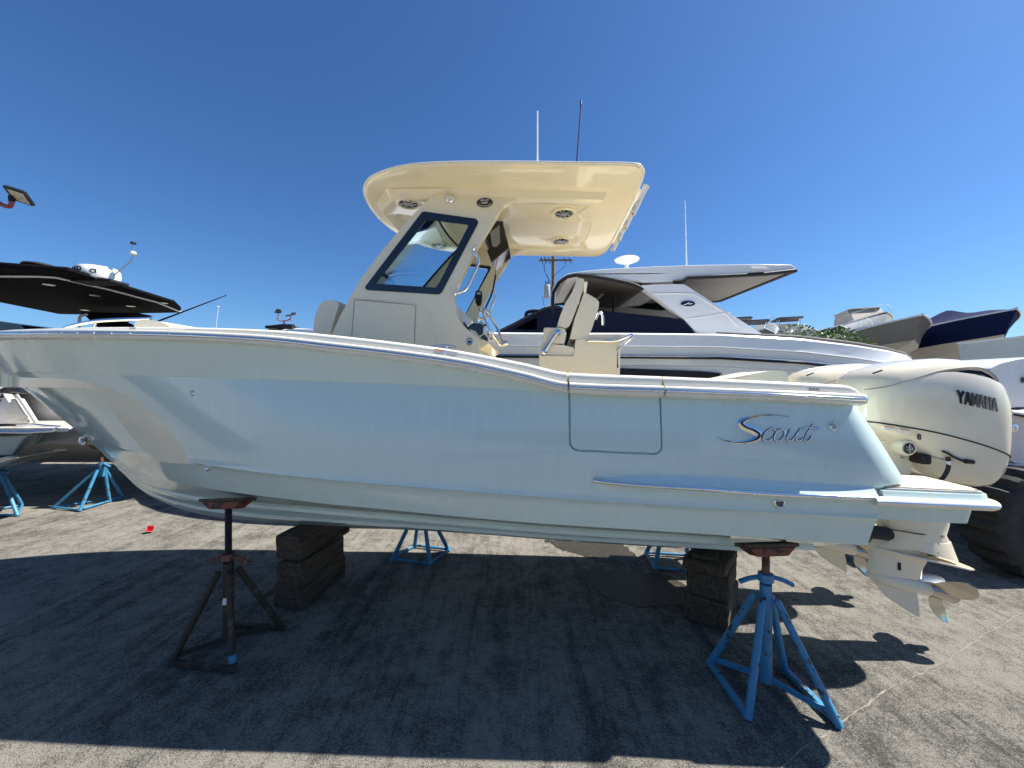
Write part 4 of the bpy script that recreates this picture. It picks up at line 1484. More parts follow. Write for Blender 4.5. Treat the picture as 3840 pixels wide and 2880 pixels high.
    bd_.add([p_ for p_ in up_p[0]] + [p_ for p_ in reversed(up_s[0])], [tuple(range(2 * n_ + 2))])
    cowl = bd_.build('cowling', 'motor_cream', motor, smooth=50, weld=.0002)
    MB().rings(core[1:-1]).build('air_intake', 'black_matt', motor, smooth=50)
    MB().rings(lo_r[:-2], True, True, True).build('lower_cowling', 'motor_cream', motor, smooth=50)
    cap = MB()
    cap.grid(cap_r)
    cap.grid(cap_i, flip=True)
    for j in (0, -1):
        cap.grid([[r[j] for r in cap_r], [r[j] for r in cap_i]])
    cap.build('cowling_cap', 'motor_cream', motor, smooth=45)
    MB().tube(smooth_line(edge, 4), .0022, 5).build('cap_joint', 'grey_canvas', motor, smooth=50)
    sl_ = smooth_line(sm2, 4)
    MB().tube([q + Vector((0, .001, 0)) for q in sl_] + [Vector((q.x, 2 * pc - q.y, q.z)) for q in reversed(sl_)], .0055, 6).build('cowling_seam', 'black_matt', motor, smooth=50)
    hwf = pchip(sorted([(motor_px(x_, 700, .17)[0], half_(x_)) for x_ in X_[4:]]))
    sm3 = []
    for x_, yb, hh in ((1300, 1050, .262), (1450, 1075, .267), (1650, 1105, .261), (1800, 1140, .243), (1960, 1185, .182)):
        (u, wb_) = motor_px(x_, yb)
        sm3.append(V(u, hh - .005, wb_))
    MB().tube(smooth_line(sm3, 4), .0035, 5).build('pan_seam', 'tan_canvas', motor, smooth=50)
    (u, w), (u2, w2) = motor_px(915, 348), motor_px(985, 322)
    MB().tube([V(u, .19, w), V(u2, .195, w2)], .010, 8, flat=.6).build('cap_mark', 'black_gloss', motor, smooth=40)
    # hose and lever
    P = [motor_px(x_, y_) for x_, y_ in ((1445, 1050), (1450, 1120), (1425, 1190), (1380, 1240), (1320, 1262), (1200, 1250))]
    MB().tube(smooth_line([V(u, .285 - .02 * (i > 3), w) for i, (u, w) in enumerate(P)], 5), .0125, 10).build('rigging_hose', 'rubber', motor, smooth=60)
    P = [motor_px(x_, y_) for x_, y_ in ((1445, 1080), (1455, 1110))]
    MB().tube([V(u, .286, w) for u, w in P], .0145, 10).build('hose_clamp', 'white_print', motor, smooth=60)
    P = [motor_px(x_, y_) for x_, y_ in ((1405, 1000), (1450, 1020), (1500, 1050), (1575, 1080))]
    lv = MB()
    lv.tube(smooth_line([V(u, .282, w) for u, w in P], 4), .008, 8)
    (u, w), = [motor_px(1620, 1085)]
    lv.tube([V(u + .022, .282, w + .002), V(u - .03, .28, w - .002)], [.016, .014], 12)
    lv.build('rigging_lever', 'rubber', motor, smooth=50)
    # lettering
    a_, b_ = [(-1.0468,1.8719),(-1.3152,1.8118)]
    o_ = V(a_[0], .292, a_[1])
    e_ = V(b_[0], .235, b_[1])
    strokes = {'Y': [((0, 1), (.5, .45)), ((1, 1), (.5, .45)), ((.5, .5), (.5, 0))],
               'A': [((0, 0), (.5, 1)), ((1, 0), (.5, 1)), ((.2, .3), (.8, .3))],
               'M': [((.06, 0), (.06, 1)), ((.94, 0), (.94, 1)), ((.06, 1), (.5, .2)), ((.94, 1), (.5, .2))],
               'H': [((.06, 0), (.06, 1)), ((.94, 0), (.94, 1)), ((.06, .5), (.94, .5))]}
    ym = MB()
    hgt = .082
    run_ = math.hypot(b_[0] - a_[0], b_[1] - a_[1])
    cw_ = run_ / 6.35
    dw_ = (b_[1] - a_[1]) / (b_[0] - a_[0])
    for i, ch_ in enumerate('YAMAHA'):
        wd_ = cw_ * (.90 if ch_ == 'M' else .78)
        x0_ = i * cw_ * 1.06
        for (p0, q0), (p1, q1) in strokes[ch_]:
            A_, B_ = Vector((x0_ + p0 * wd_, q0 * hgt)), Vector((x0_ + p1 * wd_, q1 * hgt))
            t_ = (B_ - A_).normalized()
            n2 = Vector((-t_.y, t_.x)) * .0058
            quad = [A_ - n2 - t_ * .004, B_ - n2 + t_ * .004, B_ + n2 + t_ * .004, A_ + n2 - t_ * .004]
            lo_, hi_ = [], []
            for q in quad:
                u_ = a_[0] - q.x
                w_ = a_[1] + q.y + dw_ * -q.x
                s_ = hwf(u_) * .992
                lo_.append(V(u_, s_ - .004, w_))
                hi_.append(V(u_, s_ + .005, w_))
            ym.rings([lo_, hi_])
    tag(ym.build('cowling_lettering', 'badge_chrome', cowl, smooth=0), kind='stuff')
    (u, w), = [motor_px(1188, 905)]
    text_mesh('8', .055, 'model_number', 'black_matt', motor, (V(u, .283, w), (-1, 0, -.12), (0, 0, 1)), .0015, .002)
    for x_, y_ in ((930, 822), (1045, 842)):
        (u, w) = motor_px(x_ + 50, y_)
        nt_ = MB()
        hh = .247 if x_ < 1000 else .262
        q = [V(u + .032, hh, w + .018), V(u - .032, hh + .004, w + .010), V(u - .032, hh + .004, w - .014), V(u + .032, hh, w - .006)]
        nt_.add([p_ + Vector((0, .012, 0)) for p_ in q] + q, [(0, 1, 2, 3), (4, 5, 6, 7), (0, 1, 5, 4), (1, 2, 6, 5), (2, 3, 7, 6), (3, 0, 4, 7)])
        o = nt_.build('warning_label', 'white_print', motor, smooth=0)
        q = [p_ + Vector((0, .0135, 0)) for p_ in q]
        MB().add([q[0], q[1], q[1].lerp(q[2], .25), q[0].lerp(q[3], .25)], [(0, 1, 2, 3)]).build('label_band', 'orange_print', motor, smooth=0)
    return motor
_ma = [(0.017,2.4012),(-0.8213,2.3935),(0.017,1.5083)]
_mb = [(0.1908,2.3634),(-0.5683,2.3564),(0.1908,1.5547)]
def motor_px(x, y, hw=.22):
    """drawing units of the cowling (0..2200 aft, 0..1400 down) to boat metres, for a point hw out from the motor's centre plane"""
    k = hw / .30
    a, b, c = [(p[0] + (q[0] - p[0]) * k, p[1] + (q[1] - p[1]) * k) for p, q in zip(_ma, _mb)]
    return (a[0] + (b[0] - a[0]) * x / 1000 + (c[0] - a[0]) * y / 1000, a[1] + (b[1] - a[1]) * x / 1000 + (c[1] - a[1]) * y / 1000)
mat('motor_cream', (0.80, 0.72, 0.56), 0.16, coat=0.5, vary=0.02, scale=2, rvary=0.03)
mat('prop_steel', (0.50, 0.46, 0.40), 0.20, metal=1.0, vary=0.05, scale=2, rvary=.03)
mat('badge_chrome', (0.16, 0.17, 0.20), 0.14, metal=1.0, vary=0.02)
m1 = make_motor(.35)
m2 = make_motor(-.35)

# ================================================================== jack stands
def make_jack(name, label, loc, rz, feet, attach, tube_top, pad_z, paint, screw, pad, centre_tube=True, pad_tilt=(0, 0), handle_z=None, pad_size=(.30, .13), group='jack stands holding up the boats', braces='square'):
    t = thing(name, label, 'jack stand', (loc[0], loc[1], 0), rz, group)
    lr = .0235
    for fx, fy in feet:
        k = .06 / math.hypot(fx, fy)
        MB().tube([(fx, fy, .012), (fx * .96, fy * .96, .04), (fx * k, fy * k, attach)], [lr, lr, lr * .95], 12).build('leg', paint, t, smooth=50)
    n = len(feet)
    if braces == 'square':
        for i in range(n):
            a, b = Vector((*feet[i], .03)), Vector((*feet[(i + 1) % n], .03))
            if i % 2 == 0:
                MB().box((a + b) / 2 + Vector((0, 0, -.004)), ((b - a).length, .035, .035), Euler((0, 0, math.atan2(b.y - a.y, b.x - a.x)))).build('base_bar', paint, t, smooth=0, bevel=.004)
        if centre_tube:
            for i in (0, 2):
                a = Vector((*feet[i], .055))
                MB().box(a * .5 + Vector((0, 0, .05)), (math.hypot(a.x, a.y), .012, .038), Euler((0, .10, math.atan2(a.y, a.x)))).build('cross_bar', paint, t, smooth=0, bevel=.003)
    else:
        for i in range(n):
            a, b = Vector((*feet[i], .03)), Vector((*feet[(i + 1) % n], .03))
            MB().tube([a, b], .016, 8).build('base_bar', paint, t, smooth=50)
    MB().tube([(0, 0, .07 if centre_tube else attach - .12), (0, 0, tube_top)], .036, 16).build('centre_tube', paint, t, smooth=50)
    hz = handle_z or tube_top + .02
    hd = MB()
    hd.tube(smooth_line([(-.16, .02, hz - .035), (-.10, .012, hz - .008), (-.03, 0, hz + .008), (.03, 0, hz + .008), (.10, -.012, hz - .008), (.16, -.02, hz - .035)], 4), .0195, 10, flat=.7)
    hd.lathe([(.045, -.02), (.045, .03)], (0, 0, hz), (0, 0, 1), 12)
    hd.build('screw_handle', 'jack_blue' if paint == 'jack_blue' else 'jack_rust', t, smooth=45)
    # threaded screw
    prof = []
    z = hz
    i = 0
    while z < pad_z - .05:
        prof.append((.0245 if i % 2 else .0205, z))
        z += .0075
        i += 1
    prof.append((.022, pad_z - .03))
    MB().lathe(prof, (0, 0, 0), (0, 0, 1), 14).build('jack_screw', screw, t, smooth=20)
    # pad: folded steel cradle with a wooden face
    rot = Euler((pad_tilt[0], pad_tilt[1], 0)).to_matrix()
    sx, sy = pad_size
    def pp(x, y, z):
        return rot @ Vector((x, y, z)) + Vector((0, 0, pad_z))
    pm = MB()
    top = [(-sx / 2, -sy / 2), (sx / 2, -sy / 2), (sx / 2, sy / 2), (-sx / 2, sy / 2)]
    pm.rings([[pp(x * .45, y * .6, -.075) for x, y in top], [pp(x * .62, y * .9, -.072) for x, y in top], [pp(x, y, -.022) for x, y in top]])
    cr_ = pm.build('pad_cradle', pad, t, smooth=0, bevel=.004)
    pw = MB()
    pw.rings([[pp(x * 1.12, y * 1.06, -.020) for x, y in top], [pp(x * 1.14, y * 1.08, .002) for x, y in top]])
    pw.build('pad_board', 'timber', t, smooth=0, bevel=.003)
    return t

mk = make_jack
jf = [(-.29, -.16), (.20, -.23), (.28, .23), (-.20, .26)]
mk('jack_stand', 'dark brown rusty jack stand under the forward hull of the pale blue boat', (-2.13, 2.90), 0, jf, .60, .66, 1.14, 'jack_brown', 'black_matt', 'pad_orange', pad_tilt=(R(-17), R(-2)), handle_z=.70)
jb = bpy.data.objects['jack_stand']
MB().box((.022, -.062, .40), (.034, .004, .045), Euler((R(-14), 0, .1))).build('sticker', 'white_print', jb, smooth=0)
MB().tube([(.193, -.222, .07), (.184, -.213, .115)], .0255, 10).build('blue_tape', 'jack_blue', jb, smooth=40)
jf2 = [(-.25, .23), (-.25, -.22), (.25, -.27), (.24, .16)]
mk('jack_stand', 'bright blue jack stand in the foreground under the stern of the pale blue boat', (1.65, 2.51), 0, jf2, .62, .70, .965, 'jack_blue', 'jack_rust', 'pad_orange', pad_tilt=(R(-17), R(-2)), handle_z=.74)
jf3 = [(-.30, -.13), (.15, -.24), (.30, .12), (-.14, .24)]
mk('jack_stand', 'blue jack stand behind the pale blue boat, between its timber block stacks', (-1.05, 4.48), 0, jf3, .55, .62, 1.0, 'jack_blue', 'jack_rust', 'pad_orange', centre_tube=False, pad_tilt=(R(17), 0), braces='ring')
jf4 = [(-.22, -.15), (.18, -.24), (.30, .14), (-.18, .22)]
mk('jack_stand', 'blue jack stand half hidden behind the rear timber stack', (1.75, 4.30), 0, jf4, .55, .62, .84, 'jack_blue', 'jack_rust', 'pad_orange', centre_tube=False, pad_tilt=(R(17), 0), braces='ring')
(lx, ly), (nx, ny), (rx, ry) = [(-7.3407,6.1778),(-6.7681,6.0435),(-6.7891,6.5156)]
cx, cy = -6.75, 6.35
jf5 = [(lx - cx, ly - cy), (nx - cx, ny - cy), (rx - cx, ry - cy), (-.05, .4)]
mk('jack_stand', 'blue jack stand with orange pad under the grey hull at the left', (cx, cy), 0, jf5, .60, .66, 1.0, 'jack_blue', 'jack_rust', 'pad_orange', centre_tube=False, pad_tilt=(R(-8), 0), braces='ring')
(lx, ly), = [(-7.4685,5.8322)]
jf6 = [(lx + 7.9, ly - 5.95), (-.3, -.2), (-.1, .36)]
mk('jack_stand', 'blue jack stand cut off by the left edge of the picture', (-7.9, 5.95), 0, jf6, .60, .66, .92, 'jack_blue', 'jack_rust', 'pad_orange', centre_tube=False, pad_tilt=(R(-8), 0), braces='ring')

# ================================================================== timber blocks under the keel
def timber(label, c, size, rz, group='timber blocks under the keel'):
    m = MB()
    m.box((0, 0, 0), size)
    bm = bmesh.new()
    me = bpy.data.meshes.new('timber_block')
    me.from_pydata([tuple(p) for p in m.v], [], m.f)
    bm.from_mesh(me)
    bmesh.ops.subdivide_edges(bm, edges=bm.edges, cuts=3, use_grid_fill=True)
    for v in bm.verts:
        v.co += Vector((random.uniform(-1, 1), random.uniform(-1, 1), random.uniform(-1, 1))) * .005
    bmesh.ops.recalc_face_normals(bm, faces=bm.faces)
    bm.to_mesh(me)
    bm.free()
    me.materials.append(M['timber'])
    o = bpy.data.objects.new('timber_block', me)
    COL.objects.link(o)
    o.location = c
    o.rotation_euler = (random.uniform(-.01, .01), random.uniform(-.01, .01), rz)
    b = o.modifiers.new('edge', 'BEVEL')
    b.width = .017
    b.segments = 2
    b.limit_method = 'ANGLE'
    b.angle_limit = R(45)
    return tag(o, label, 'timber', group)
timber('bottom timber of the forward block stack beside the brown jack stand', (-1.93, 3.74, .108), (.27, .66, .215), R(-12))
timber('middle timber of the forward block stack beside the brown jack stand', (-1.905, 3.70, .324), (.245, .66, .212), R(-8))
timber('top timber of the forward block stack, pressed against the keel', (-1.91, 3.76, .545), (.26, .70, .215), R(-13))
timber('bottom timber of the rear block stack behind the foreground blue jack stand', (1.77, 3.42, .105), (.34, .56, .21), R(-38))
timber('middle timber of the rear block stack behind the foreground blue jack stand', (1.78, 3.43, .312), (.32, .54, .20), R(-36))
timber('top timber of the rear block stack, close under the stern keel', (1.76, 3.42, .46), (.33, .53, .09), R(-40))
timber('thin wooden wedge lying between the rear block stack and the keel', (1.72, 3.42, .522), (.20, .34, .03), R(-30))

# ================================================================== things lying on the yard
(x, y), = [(-4.8812,5.2125)]
cpm = MB()
a = .036
cpm.rings([[Vector((sx * a * .8, sy * a * .8, 0)) for sx, sy in ((-1, -1), (1, -1), (1, 1), (-1, 1))], [Vector((sx * a, sy * a, .062)) for sx, sy in ((-1, -1), (1, -1), (1, 1), (-1, 1))],
           [Vector((sx * a * .9, sy * a * .9, .062)) for sx, sy in ((-1, -1), (1, -1), (1, 1), (-1, 1))], [Vector((sx * a * .72, sy * a * .72, .008)) for sx, sy in ((-1, -1), (1, -1), (1, 1), (-1, 1))]])
o = cpm.build('plastic_cap', 'red_plastic', smooth=0, bevel=.004)
o.location = (x, y, .045)
o.rotation_euler = (R(70), R(15), R(35))
tag(o, 'small red plastic cap lying on the sunlit yard', 'cap')

def blot(pts, seed, amp):
    rnd = random.Random(seed)
    P = smooth_line([(a, b, 0) for a, b in pts] + [(pts[0][0], pts[0][1], 0)], 8)[:-1]
    out = []
    for i, q in enumerate(P):
        out.append((q.x + rnd.uniform(-amp, amp), q.y + rnd.uniform(-amp, amp) * 1.5))
    return out
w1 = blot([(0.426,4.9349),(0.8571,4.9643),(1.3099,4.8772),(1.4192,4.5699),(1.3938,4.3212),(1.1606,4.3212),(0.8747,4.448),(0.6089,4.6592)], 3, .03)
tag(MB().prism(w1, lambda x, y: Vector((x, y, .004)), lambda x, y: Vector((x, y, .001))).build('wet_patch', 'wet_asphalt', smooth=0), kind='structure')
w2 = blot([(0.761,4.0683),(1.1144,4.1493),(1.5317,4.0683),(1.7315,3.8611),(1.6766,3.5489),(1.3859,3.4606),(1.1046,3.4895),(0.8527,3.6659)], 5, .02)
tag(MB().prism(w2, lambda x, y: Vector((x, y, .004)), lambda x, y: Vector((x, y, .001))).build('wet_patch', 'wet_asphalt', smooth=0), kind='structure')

def crack(pts, w0, mt, seed):
    rnd = random.Random(seed)
    P = smooth_line([(a, b, 0) for a, b in pts], 14)
    off = 0
    A, B = [], []
    for i, q in enumerate(P):
        t = (P[min(i + 1, len(P) - 1)] - P[max(i - 1, 0)]).normalized()
        n = Vector((-t.y, t.x, 0))
        off = off * .85 + rnd.uniform(-.006, .006)
        w = w0 * rnd.uniform(.25, 1.5)
        A.append(q + n * (off + w) + Vector((0, 0, .0035)))
        B.append(q + n * (off - w) + Vector((0, 0, .0035)))
    o = MB().grid([A, B]).build('ground_crack', mt, smooth=0)
    return tag(o, kind='structure')
mat('crack_fill', (0.20, 0.185, 0.16), 0.95, vary=0.45, scale=14)
crack([(1.2,1.8742),(1.44,2.0218),(1.8816,2.245),(2.3922,2.497),(2.8128,2.6688),(3.2449,2.8367),(3.8296,3.0889),(4.5878,3.4041)], .0048, 'crack_fill', 4)
crack([(1.8816,2.245),(1.8821,2.1385),(1.8905,1.9857)], .0022, 'crack_fill', 9)

# loose grit lying about
pb_ = MB()
rnd = random.Random(21)
for k in range(420):
    x, y = rnd.uniform(-5, 5), rnd.uniform(1.7, 5.6)
    r_ = rnd.uniform(.002, .006) * (1.6 if rnd.random() < .06 else 1)
    pts8 = [Vector((x + r_ * rnd.uniform(.6, 1.2) * math.cos(a), y + r_ * rnd.uniform(.6, 1.2) * math.sin(a), .001)) for a in (0, 1.57, 3.14, 4.71)]
    pb_.add(pts8 + [Vector((x, y, r_ * rnd.uniform(.7, 1.3)))], [(0, 1, 4), (1, 2, 4), (2, 3, 4), (3, 0, 4)])
mat('pebble', (0.34, 0.32, 0.29), 0.9, vary=0.4, scale=3)
tag(pb_.build('grit', 'pebble', smooth=0), 'loose pale grit scattered over the asphalt', 'grit', kind='stuff')

# ================================================================== the white cruiser behind
OC = (1.0, 7.3, 0)
cr = thing('express_cruiser', 'large white express cruiser with hardtop and dark blue canvas behind the pale blue boat', 'boat', OC)
def cb_(m, name, mt, par=cr, **k):
    return m.build(name, mt, par, off=OC, **k)
cXs = [-4.45, -4.4, -4.2, -3.8, -3.2, -2.5, -1.6, -.6, .5, 1.7, 3.0, 4.2, 5.0, 5.6, 6.0, 6.3, 6.5, 6.62]
hb = pchip([(-4.45, .02), (-4.2, .30), (-3.6, .78), (-2.8, 1.18), (-1.8, 1.48), (-.6, 1.66), (.6, 1.70), (4.2, 1.70), (5.2, 1.64), (5.9, 1.48), (6.3, 1.25), (6.62, .85)])
zsh = pchip([(-4.45, 2.99), (-2, 2.82), (0, 2.745), (2.6, 2.735), (3.9, 2.68), (5.0, 2.57), (6.1, 2.42), (6.62, 2.30)])
prof = [(-.10, .012, 0), (-.02, .004, 0), (.0, -.02, 0), (.002, -.13, 0), (.012, -.185, 0), (.022, -.190, 0), (.022, -.198, 0), (-.004, -.206, 0), (-.008, -.31, 0), (-.015, -.40, 0), (-.02, -.46, 0), (-.04, -.48, 0), (-.12, -.9, 0), (-.26, -1.45, 1)]
def cru_row(o, dz, s):
    r = []
    for x in cXs:
        b = max(.01, hb(x) + o * min(1, hb(x) / .6))
        if dz < -.5:
            fl = (1 - .5 * sstep(1, -4.4, x)) 
            b *= fl
        r.append(Vector((x + (.9 * (-dz - .3) * sstep(0, -4.4, x) if dz < -.3 else 0), 7.3 - s * b, zsh(x) + dz)))
    return r
hm, bt = MB(), MB()
for s in (1, -1):
    rows = [cru_row(o, dz, s) for o, dz, k in prof]
    hm.grid(rows, flip=s < 0)
    ke = [Vector((p.x, 7.3, .72 + .9 * sstep(-1.5, -4.2, p.x))) for p in rows[-1]]
    bt.grid([rows[-1], ke], flip=s < 0)
rs = [[cru_row(o, dz, 1)[-1] for o, dz, k in prof], [cru_row(o, dz, -1)[-1] for o, dz, k in prof]]
hm.grid(rs)
dk = [cru_row(-.06, .005, 1), [Vector((x, 7.3, zsh(x) + .10)) for x in cXs], cru_row(-.06, .005, -1)]
hm.grid(dk)
cb_(hm, 'hull', 'white_gel', smooth=30)
cb_(bt, 'bottom', 'bottom_paint', smooth=30)
ru = MB()
ru.tube([q + Vector((0, -.012, 0)) for q in cru_row(.02, -.345, 1)[1:]], .026, 8)
cb_(ru, 'rub_rail', 'black_matt', smooth=50)
ru = MB()
ru.tube([q + Vector((0, -.034, .008)) for q in cru_row(.02, -.345, 1)[1:]], .010, 6)
cb_(ru, 'rail_insert', 'chrome', smooth=50)
# dark recess with vents low in the side
rc = [(1.5469,2.2314),(2.7317,2.1862),(3.0476,2.1547),(2.9573,2.0802),(2.506,1.9561),(1.5469,1.9561)]
cb_(MB().prism(rc, wpt(5.595), wpt(5.8)), 'side_vent', 'black_matt', smooth=0)
# roof
rt_ = [(0.6429,3.2596),(0.6303,3.4483),(0.6756,3.5817),(0.7763,3.6974),(0.9071,3.7805),(1.1839,3.8182),(1.4859,3.8484),(2.2912,3.8887),(3.0461,3.9138),(3.9269,3.9264),(4.4805,3.9189),(4.5509,3.8761),(4.5308,3.8232),(4.0527,3.7779),(3.3984,3.7477),(2.7945,3.7226),(2.7391,3.6672),(2.568,3.6471),(2.1402,3.632),(1.8885,3.6521),(1.4104,3.7326),(1.0833,3.7628),(0.9323,3.7427),(0.8115,3.6571),(0.7184,3.5112),(0.6857,3.2596)]
roof = cb_(MB().prism(rt_, wpt(6.2), wpt(8.4)), 'hardtop', 'white_gel', smooth=35, bevel=.03, bseg=3)
lin = [(1.092,3.7618),(1.4218,3.7263),(1.9038,3.6401),(2.1574,3.6198),(2.817,3.7111),(4.0854,3.772),(4.4912,3.8126),(4.4912,3.8227),(4.0854,3.7872),(2.817,3.7314),(2.1574,3.6401),(1.9038,3.6604),(1.4218,3.7466),(1.092,3.772)]
cb_(MB().prism(lin, wpt(6.24), wpt(8.36)), 'headliner', 'headliner_taupe', roof, smooth=0)
tb = MB()
for Y in (6.19, 8.41):
    tb.tube([Vector((x, Y, z)) for x, z in [(0.6605,3.1337),(0.6505,3.3099),(0.6605,3.4609),(0.7562,3.6244),(0.882,3.7175),(1.033,3.7477),(1.2594,3.7326),(1.5362,3.6873),(1.8634,3.6219),(1.9892,3.5817),(2.1024,3.5162)]], .030, 8)
    tb.tube([Vector((x, Y, z)) for x, z in [(2.5931,3.637),(2.7391,3.6471),(2.807,3.6974),(3.3984,3.7276),(4.0527,3.7628),(4.5434,3.8182)]], .034, 8)
tb.tube([Vector((x, Y, z)) for (x, z) in [(4.5434,3.8182)] for Y in (6.19, 8.41)], .034, 8)
cb_(tb, 'roof_gasket', 'black_matt', roof, smooth=50)
cb_(MB().lathe([(.02, -.30), (.035, -.26), (.035, -.09), (.07, -.07), (.20, -.025), (.222, 0), (.20, .022), (.10, .05), (.0001, .06)], ([(2.0811,4.2517)][0][0], 7.0, [(2.0811,4.2517)][0][1]), (0, 0, 1), 32), 'radar_dome', 'white_gel', roof, smooth=50)
(x0, z0), (x1, z1) = [(3.138,5.3256),(3.1664,4.1608)]
cb_(MB().tube([(x1, 7.0, z1 - .05), (x0, 7.0, z0)], [.012, .006], 8), 'whip_antenna', 'white_gel', roof, smooth=50)
(x0, z0), = [(3.9518,3.8675)]
cb_(MB().box((x0, 6.19, z0 - .02), (.24, .05, .035)), 'roof_fitting', 'white_gel', roof, smooth=0, bevel=.008)
# arch panel on both sides
arch = [(2.0431,3.5689),(2.2228,3.5839),(2.747,3.5889),(2.9467,3.4616),(4.02,2.7751),(2.9467,2.8176),(2.747,3.0347),(2.3975,3.3093)]
for Y0, Y1 in ((6.15, 6.30), (8.30, 8.45)):
    ap_ = cb_(MB().prism(round_poly(arch, .03, 3), wpt(Y0), wpt(Y1)), 'arch_panel', 'white_gel', smooth=30, bevel=.015)
    if Y0 < 7:
        near_arch = ap_
rb = MB()
rb.tube([(x, 6.145, z) for x, z in [(2.1978,3.4366),(2.5223,3.4441),(2.8718,3.4366),(2.9716,3.3942),(3.371,3.1495),(3.6206,2.8999)]], .008, 6)
rb.tube([(x, 6.145, z) for x, z in [(2.7669,3.0372),(3.1463,3.0871),(3.4958,3.1495)]], .006, 6)
cb_(rb, 'arch_mouldings', 'white_gel', near_arch, smooth=50)
(x0, z0), = [(2.7969,3.2793)]
lo = MB()
lo.add([Vector((x0 + .115 * math.cos(a), 6.138, z0 + .046 * math.sin(a))) for a in [R(12 * i) for i in range(30)]] + [Vector((x0 + .115 * math.cos(a), 6.152, z0 + .046 * math.sin(a))) for a in [R(12 * i) for i in range(30)]],
       [tuple(range(30))] + [(i, (i + 1) % 30, (i + 1) % 30 + 30, i + 30) for i in range(30)])
oval = cb_(lo, 'arch_badge', 'navy_canvas', near_arch, smooth=0)
mk_ = MB()
mk_.tube([Vector((x0 + a, 6.134, z0 + b)) for a, b in ((-.075, -.02), (-.02, -.005), (.02, .02), (.01, -.008), (.075, .0))], [.004, .008, .009, .008, .003], 6)
mk_.tube([Vector((x0 + .113 * math.cos(a), 6.138, z0 + .045 * math.sin(a))) for a in [R(12 * i) for i in range(30)]], .005, 6, closed=True)
cb_(mk_, 'badge_emblem', 'chrome', near_arch, smooth=50)
# canvas wrapped windscreen and cockpit
cv = [(-0.2446,2.8366),(0.5029,3.2103),(0.5781,3.2279),(0.7788,3.2304),(1.4059,3.1802),(1.6316,3.1552),(2.5346,3.0674),(2.7604,3.0297),(2.9259,2.8341),(2.7854,2.7037),(-0.0991,2.7037)]
canv = cb_(MB().prism(cv, wpt(6.18), wpt(8.42)), 'canvas_cover', 'navy_canvas', smooth=30, bevel=.03, bseg=2)
tw = [(0.0337,2.8764),(0.3712,3.0514),(0.3937,3.0514),(0.3937,2.8764)]
cb_(MB().prism(tw, wpt(6.165), wpt(6.185)), 'clear_panel', 'glass_dark', canv, smooth=0)
ed_ = MB()
ed_.tube([(x, 6.17, z) for x, z in [(-0.2588,2.8214),(0.0262,2.9589),(0.3012,3.1064),(0.5013,3.2014),(0.6013,3.2264),(0.7763,3.2314)]], .018, 8)
cb_(ed_, 'windscreen_frame', 'black_matt', canv, smooth=50)
# far side of the saloon, seen through the opening
fw = [(1.585,4.0904),(4.0778,4.0904),(4.4147,3.484),(4.4147,3.0124),(1.585,3.0124)]
inn = cb_(MB().prism(fw, wpt(8.25), wpt(8.31)), 'saloon_side', 'interior_grey', smooth=0)
cb_(MB().prism([(2.6974,4.0985),(3.3298,4.1152),(3.4296,3.6326),(3.1967,3.566),(2.3979,3.6492)], wpt(8.2), wpt(8.26)), 'side_window', 'glass_dark', inn, smooth=0)
hp = MB()
hp.tube([(x, 8.0, z) for x, z in [(1.6413,3.885),(1.7874,4.096),(1.9823,4.1772),(2.1771,4.2097)]], .05, 8)
cb_(hp, 'saloon_frame', 'interior_grey', inn, smooth=50)
hp = MB()
hp.tube([(x, 7.2, z) for x, z in [(1.4626,3.2874),(1.5795,3.5796),(1.9301,3.9011)]], .025, 8)
cb_(hp, 'saloon_frame', 'interior_grey', inn, smooth=50)
cb_(MB().tube([(x, 7.0, z) for x, z in [(1.8254,3.621),(1.8339,3.3084)]], .018, 8), 'gas_strut', 'black_matt', inn, smooth=50)
# curved front glass of the hardtop
rows = []
for Y in [6.22 + 2.16 * i / 10 for i in range(11)]:
    k = 1 - ((Y - 7.3) / 1.08) ** 2
    rows.append([Vector((x - .03 * k, Y, z)) for x, z in [(0.6706,3.2092),(0.6605,3.4357),(0.731,3.5867),(0.882,3.7226)]])
cb_(MB().grid(rows), 'front_glass', 'glass_dark', roof, smooth=60)
# deck hardware
for x_, y_ in ((1820, 632),):
    (x, z), = [(3.5408,2.6675)]
    cb_(MB().tube([(x - .18, 5.66, z), (x - .1, 5.66, z + .03), (x + .1, 5.66, z + .03), (x + .18, 5.66, z)], .016, 8), 'cleat', 'chrome', smooth=50)
dc = [[q + Vector((0, .10, .012)) for q in cru_row(-.08, .012, 1)[11:]], [q + Vector((0, .25, .07)) for q in cru_row(-.08, .012, 1)[11:]], [q + Vector((0, .6, .10)) for q in cru_row(-.08, .012, 1)[11:]]]
cb_(MB().grid(dc), 'deck_cover', 'grey_canvas', smooth=50)
cb_(MB().tube([q + Vector((0, .02, .03)) for q in cru_row(-.05, .0, 1)[10:]], [.012, .03, .035, .03, .028, .03, .026, .02], 8), 'cover_hem', 'grey_canvas', smooth=50)
(x, z), = [(-4.324,3.0591)]
pu = MB()
pu.box((x, 7.3, z), (.5, .3, .05))
pu.tube([(x - .26, 7.3, z), (x, 7.3, z + .03), (x + .2, 7.3, z + .02)], .05, 8)
cb_(pu, 'bow_roller', 'black_matt', smooth=30)
(x, z), = [(0.3519,3.1703)]
cb_(MB().tube(smooth_line([(x - .12, 6.5, z - .06), (x - .1, 6.5, z + .03), (x + .02, 6.5, z + .06), (x + .16, 6.5, z + .04)], 4), .03, 8), 'wiper_motor', 'black_matt', canv, smooth=50)
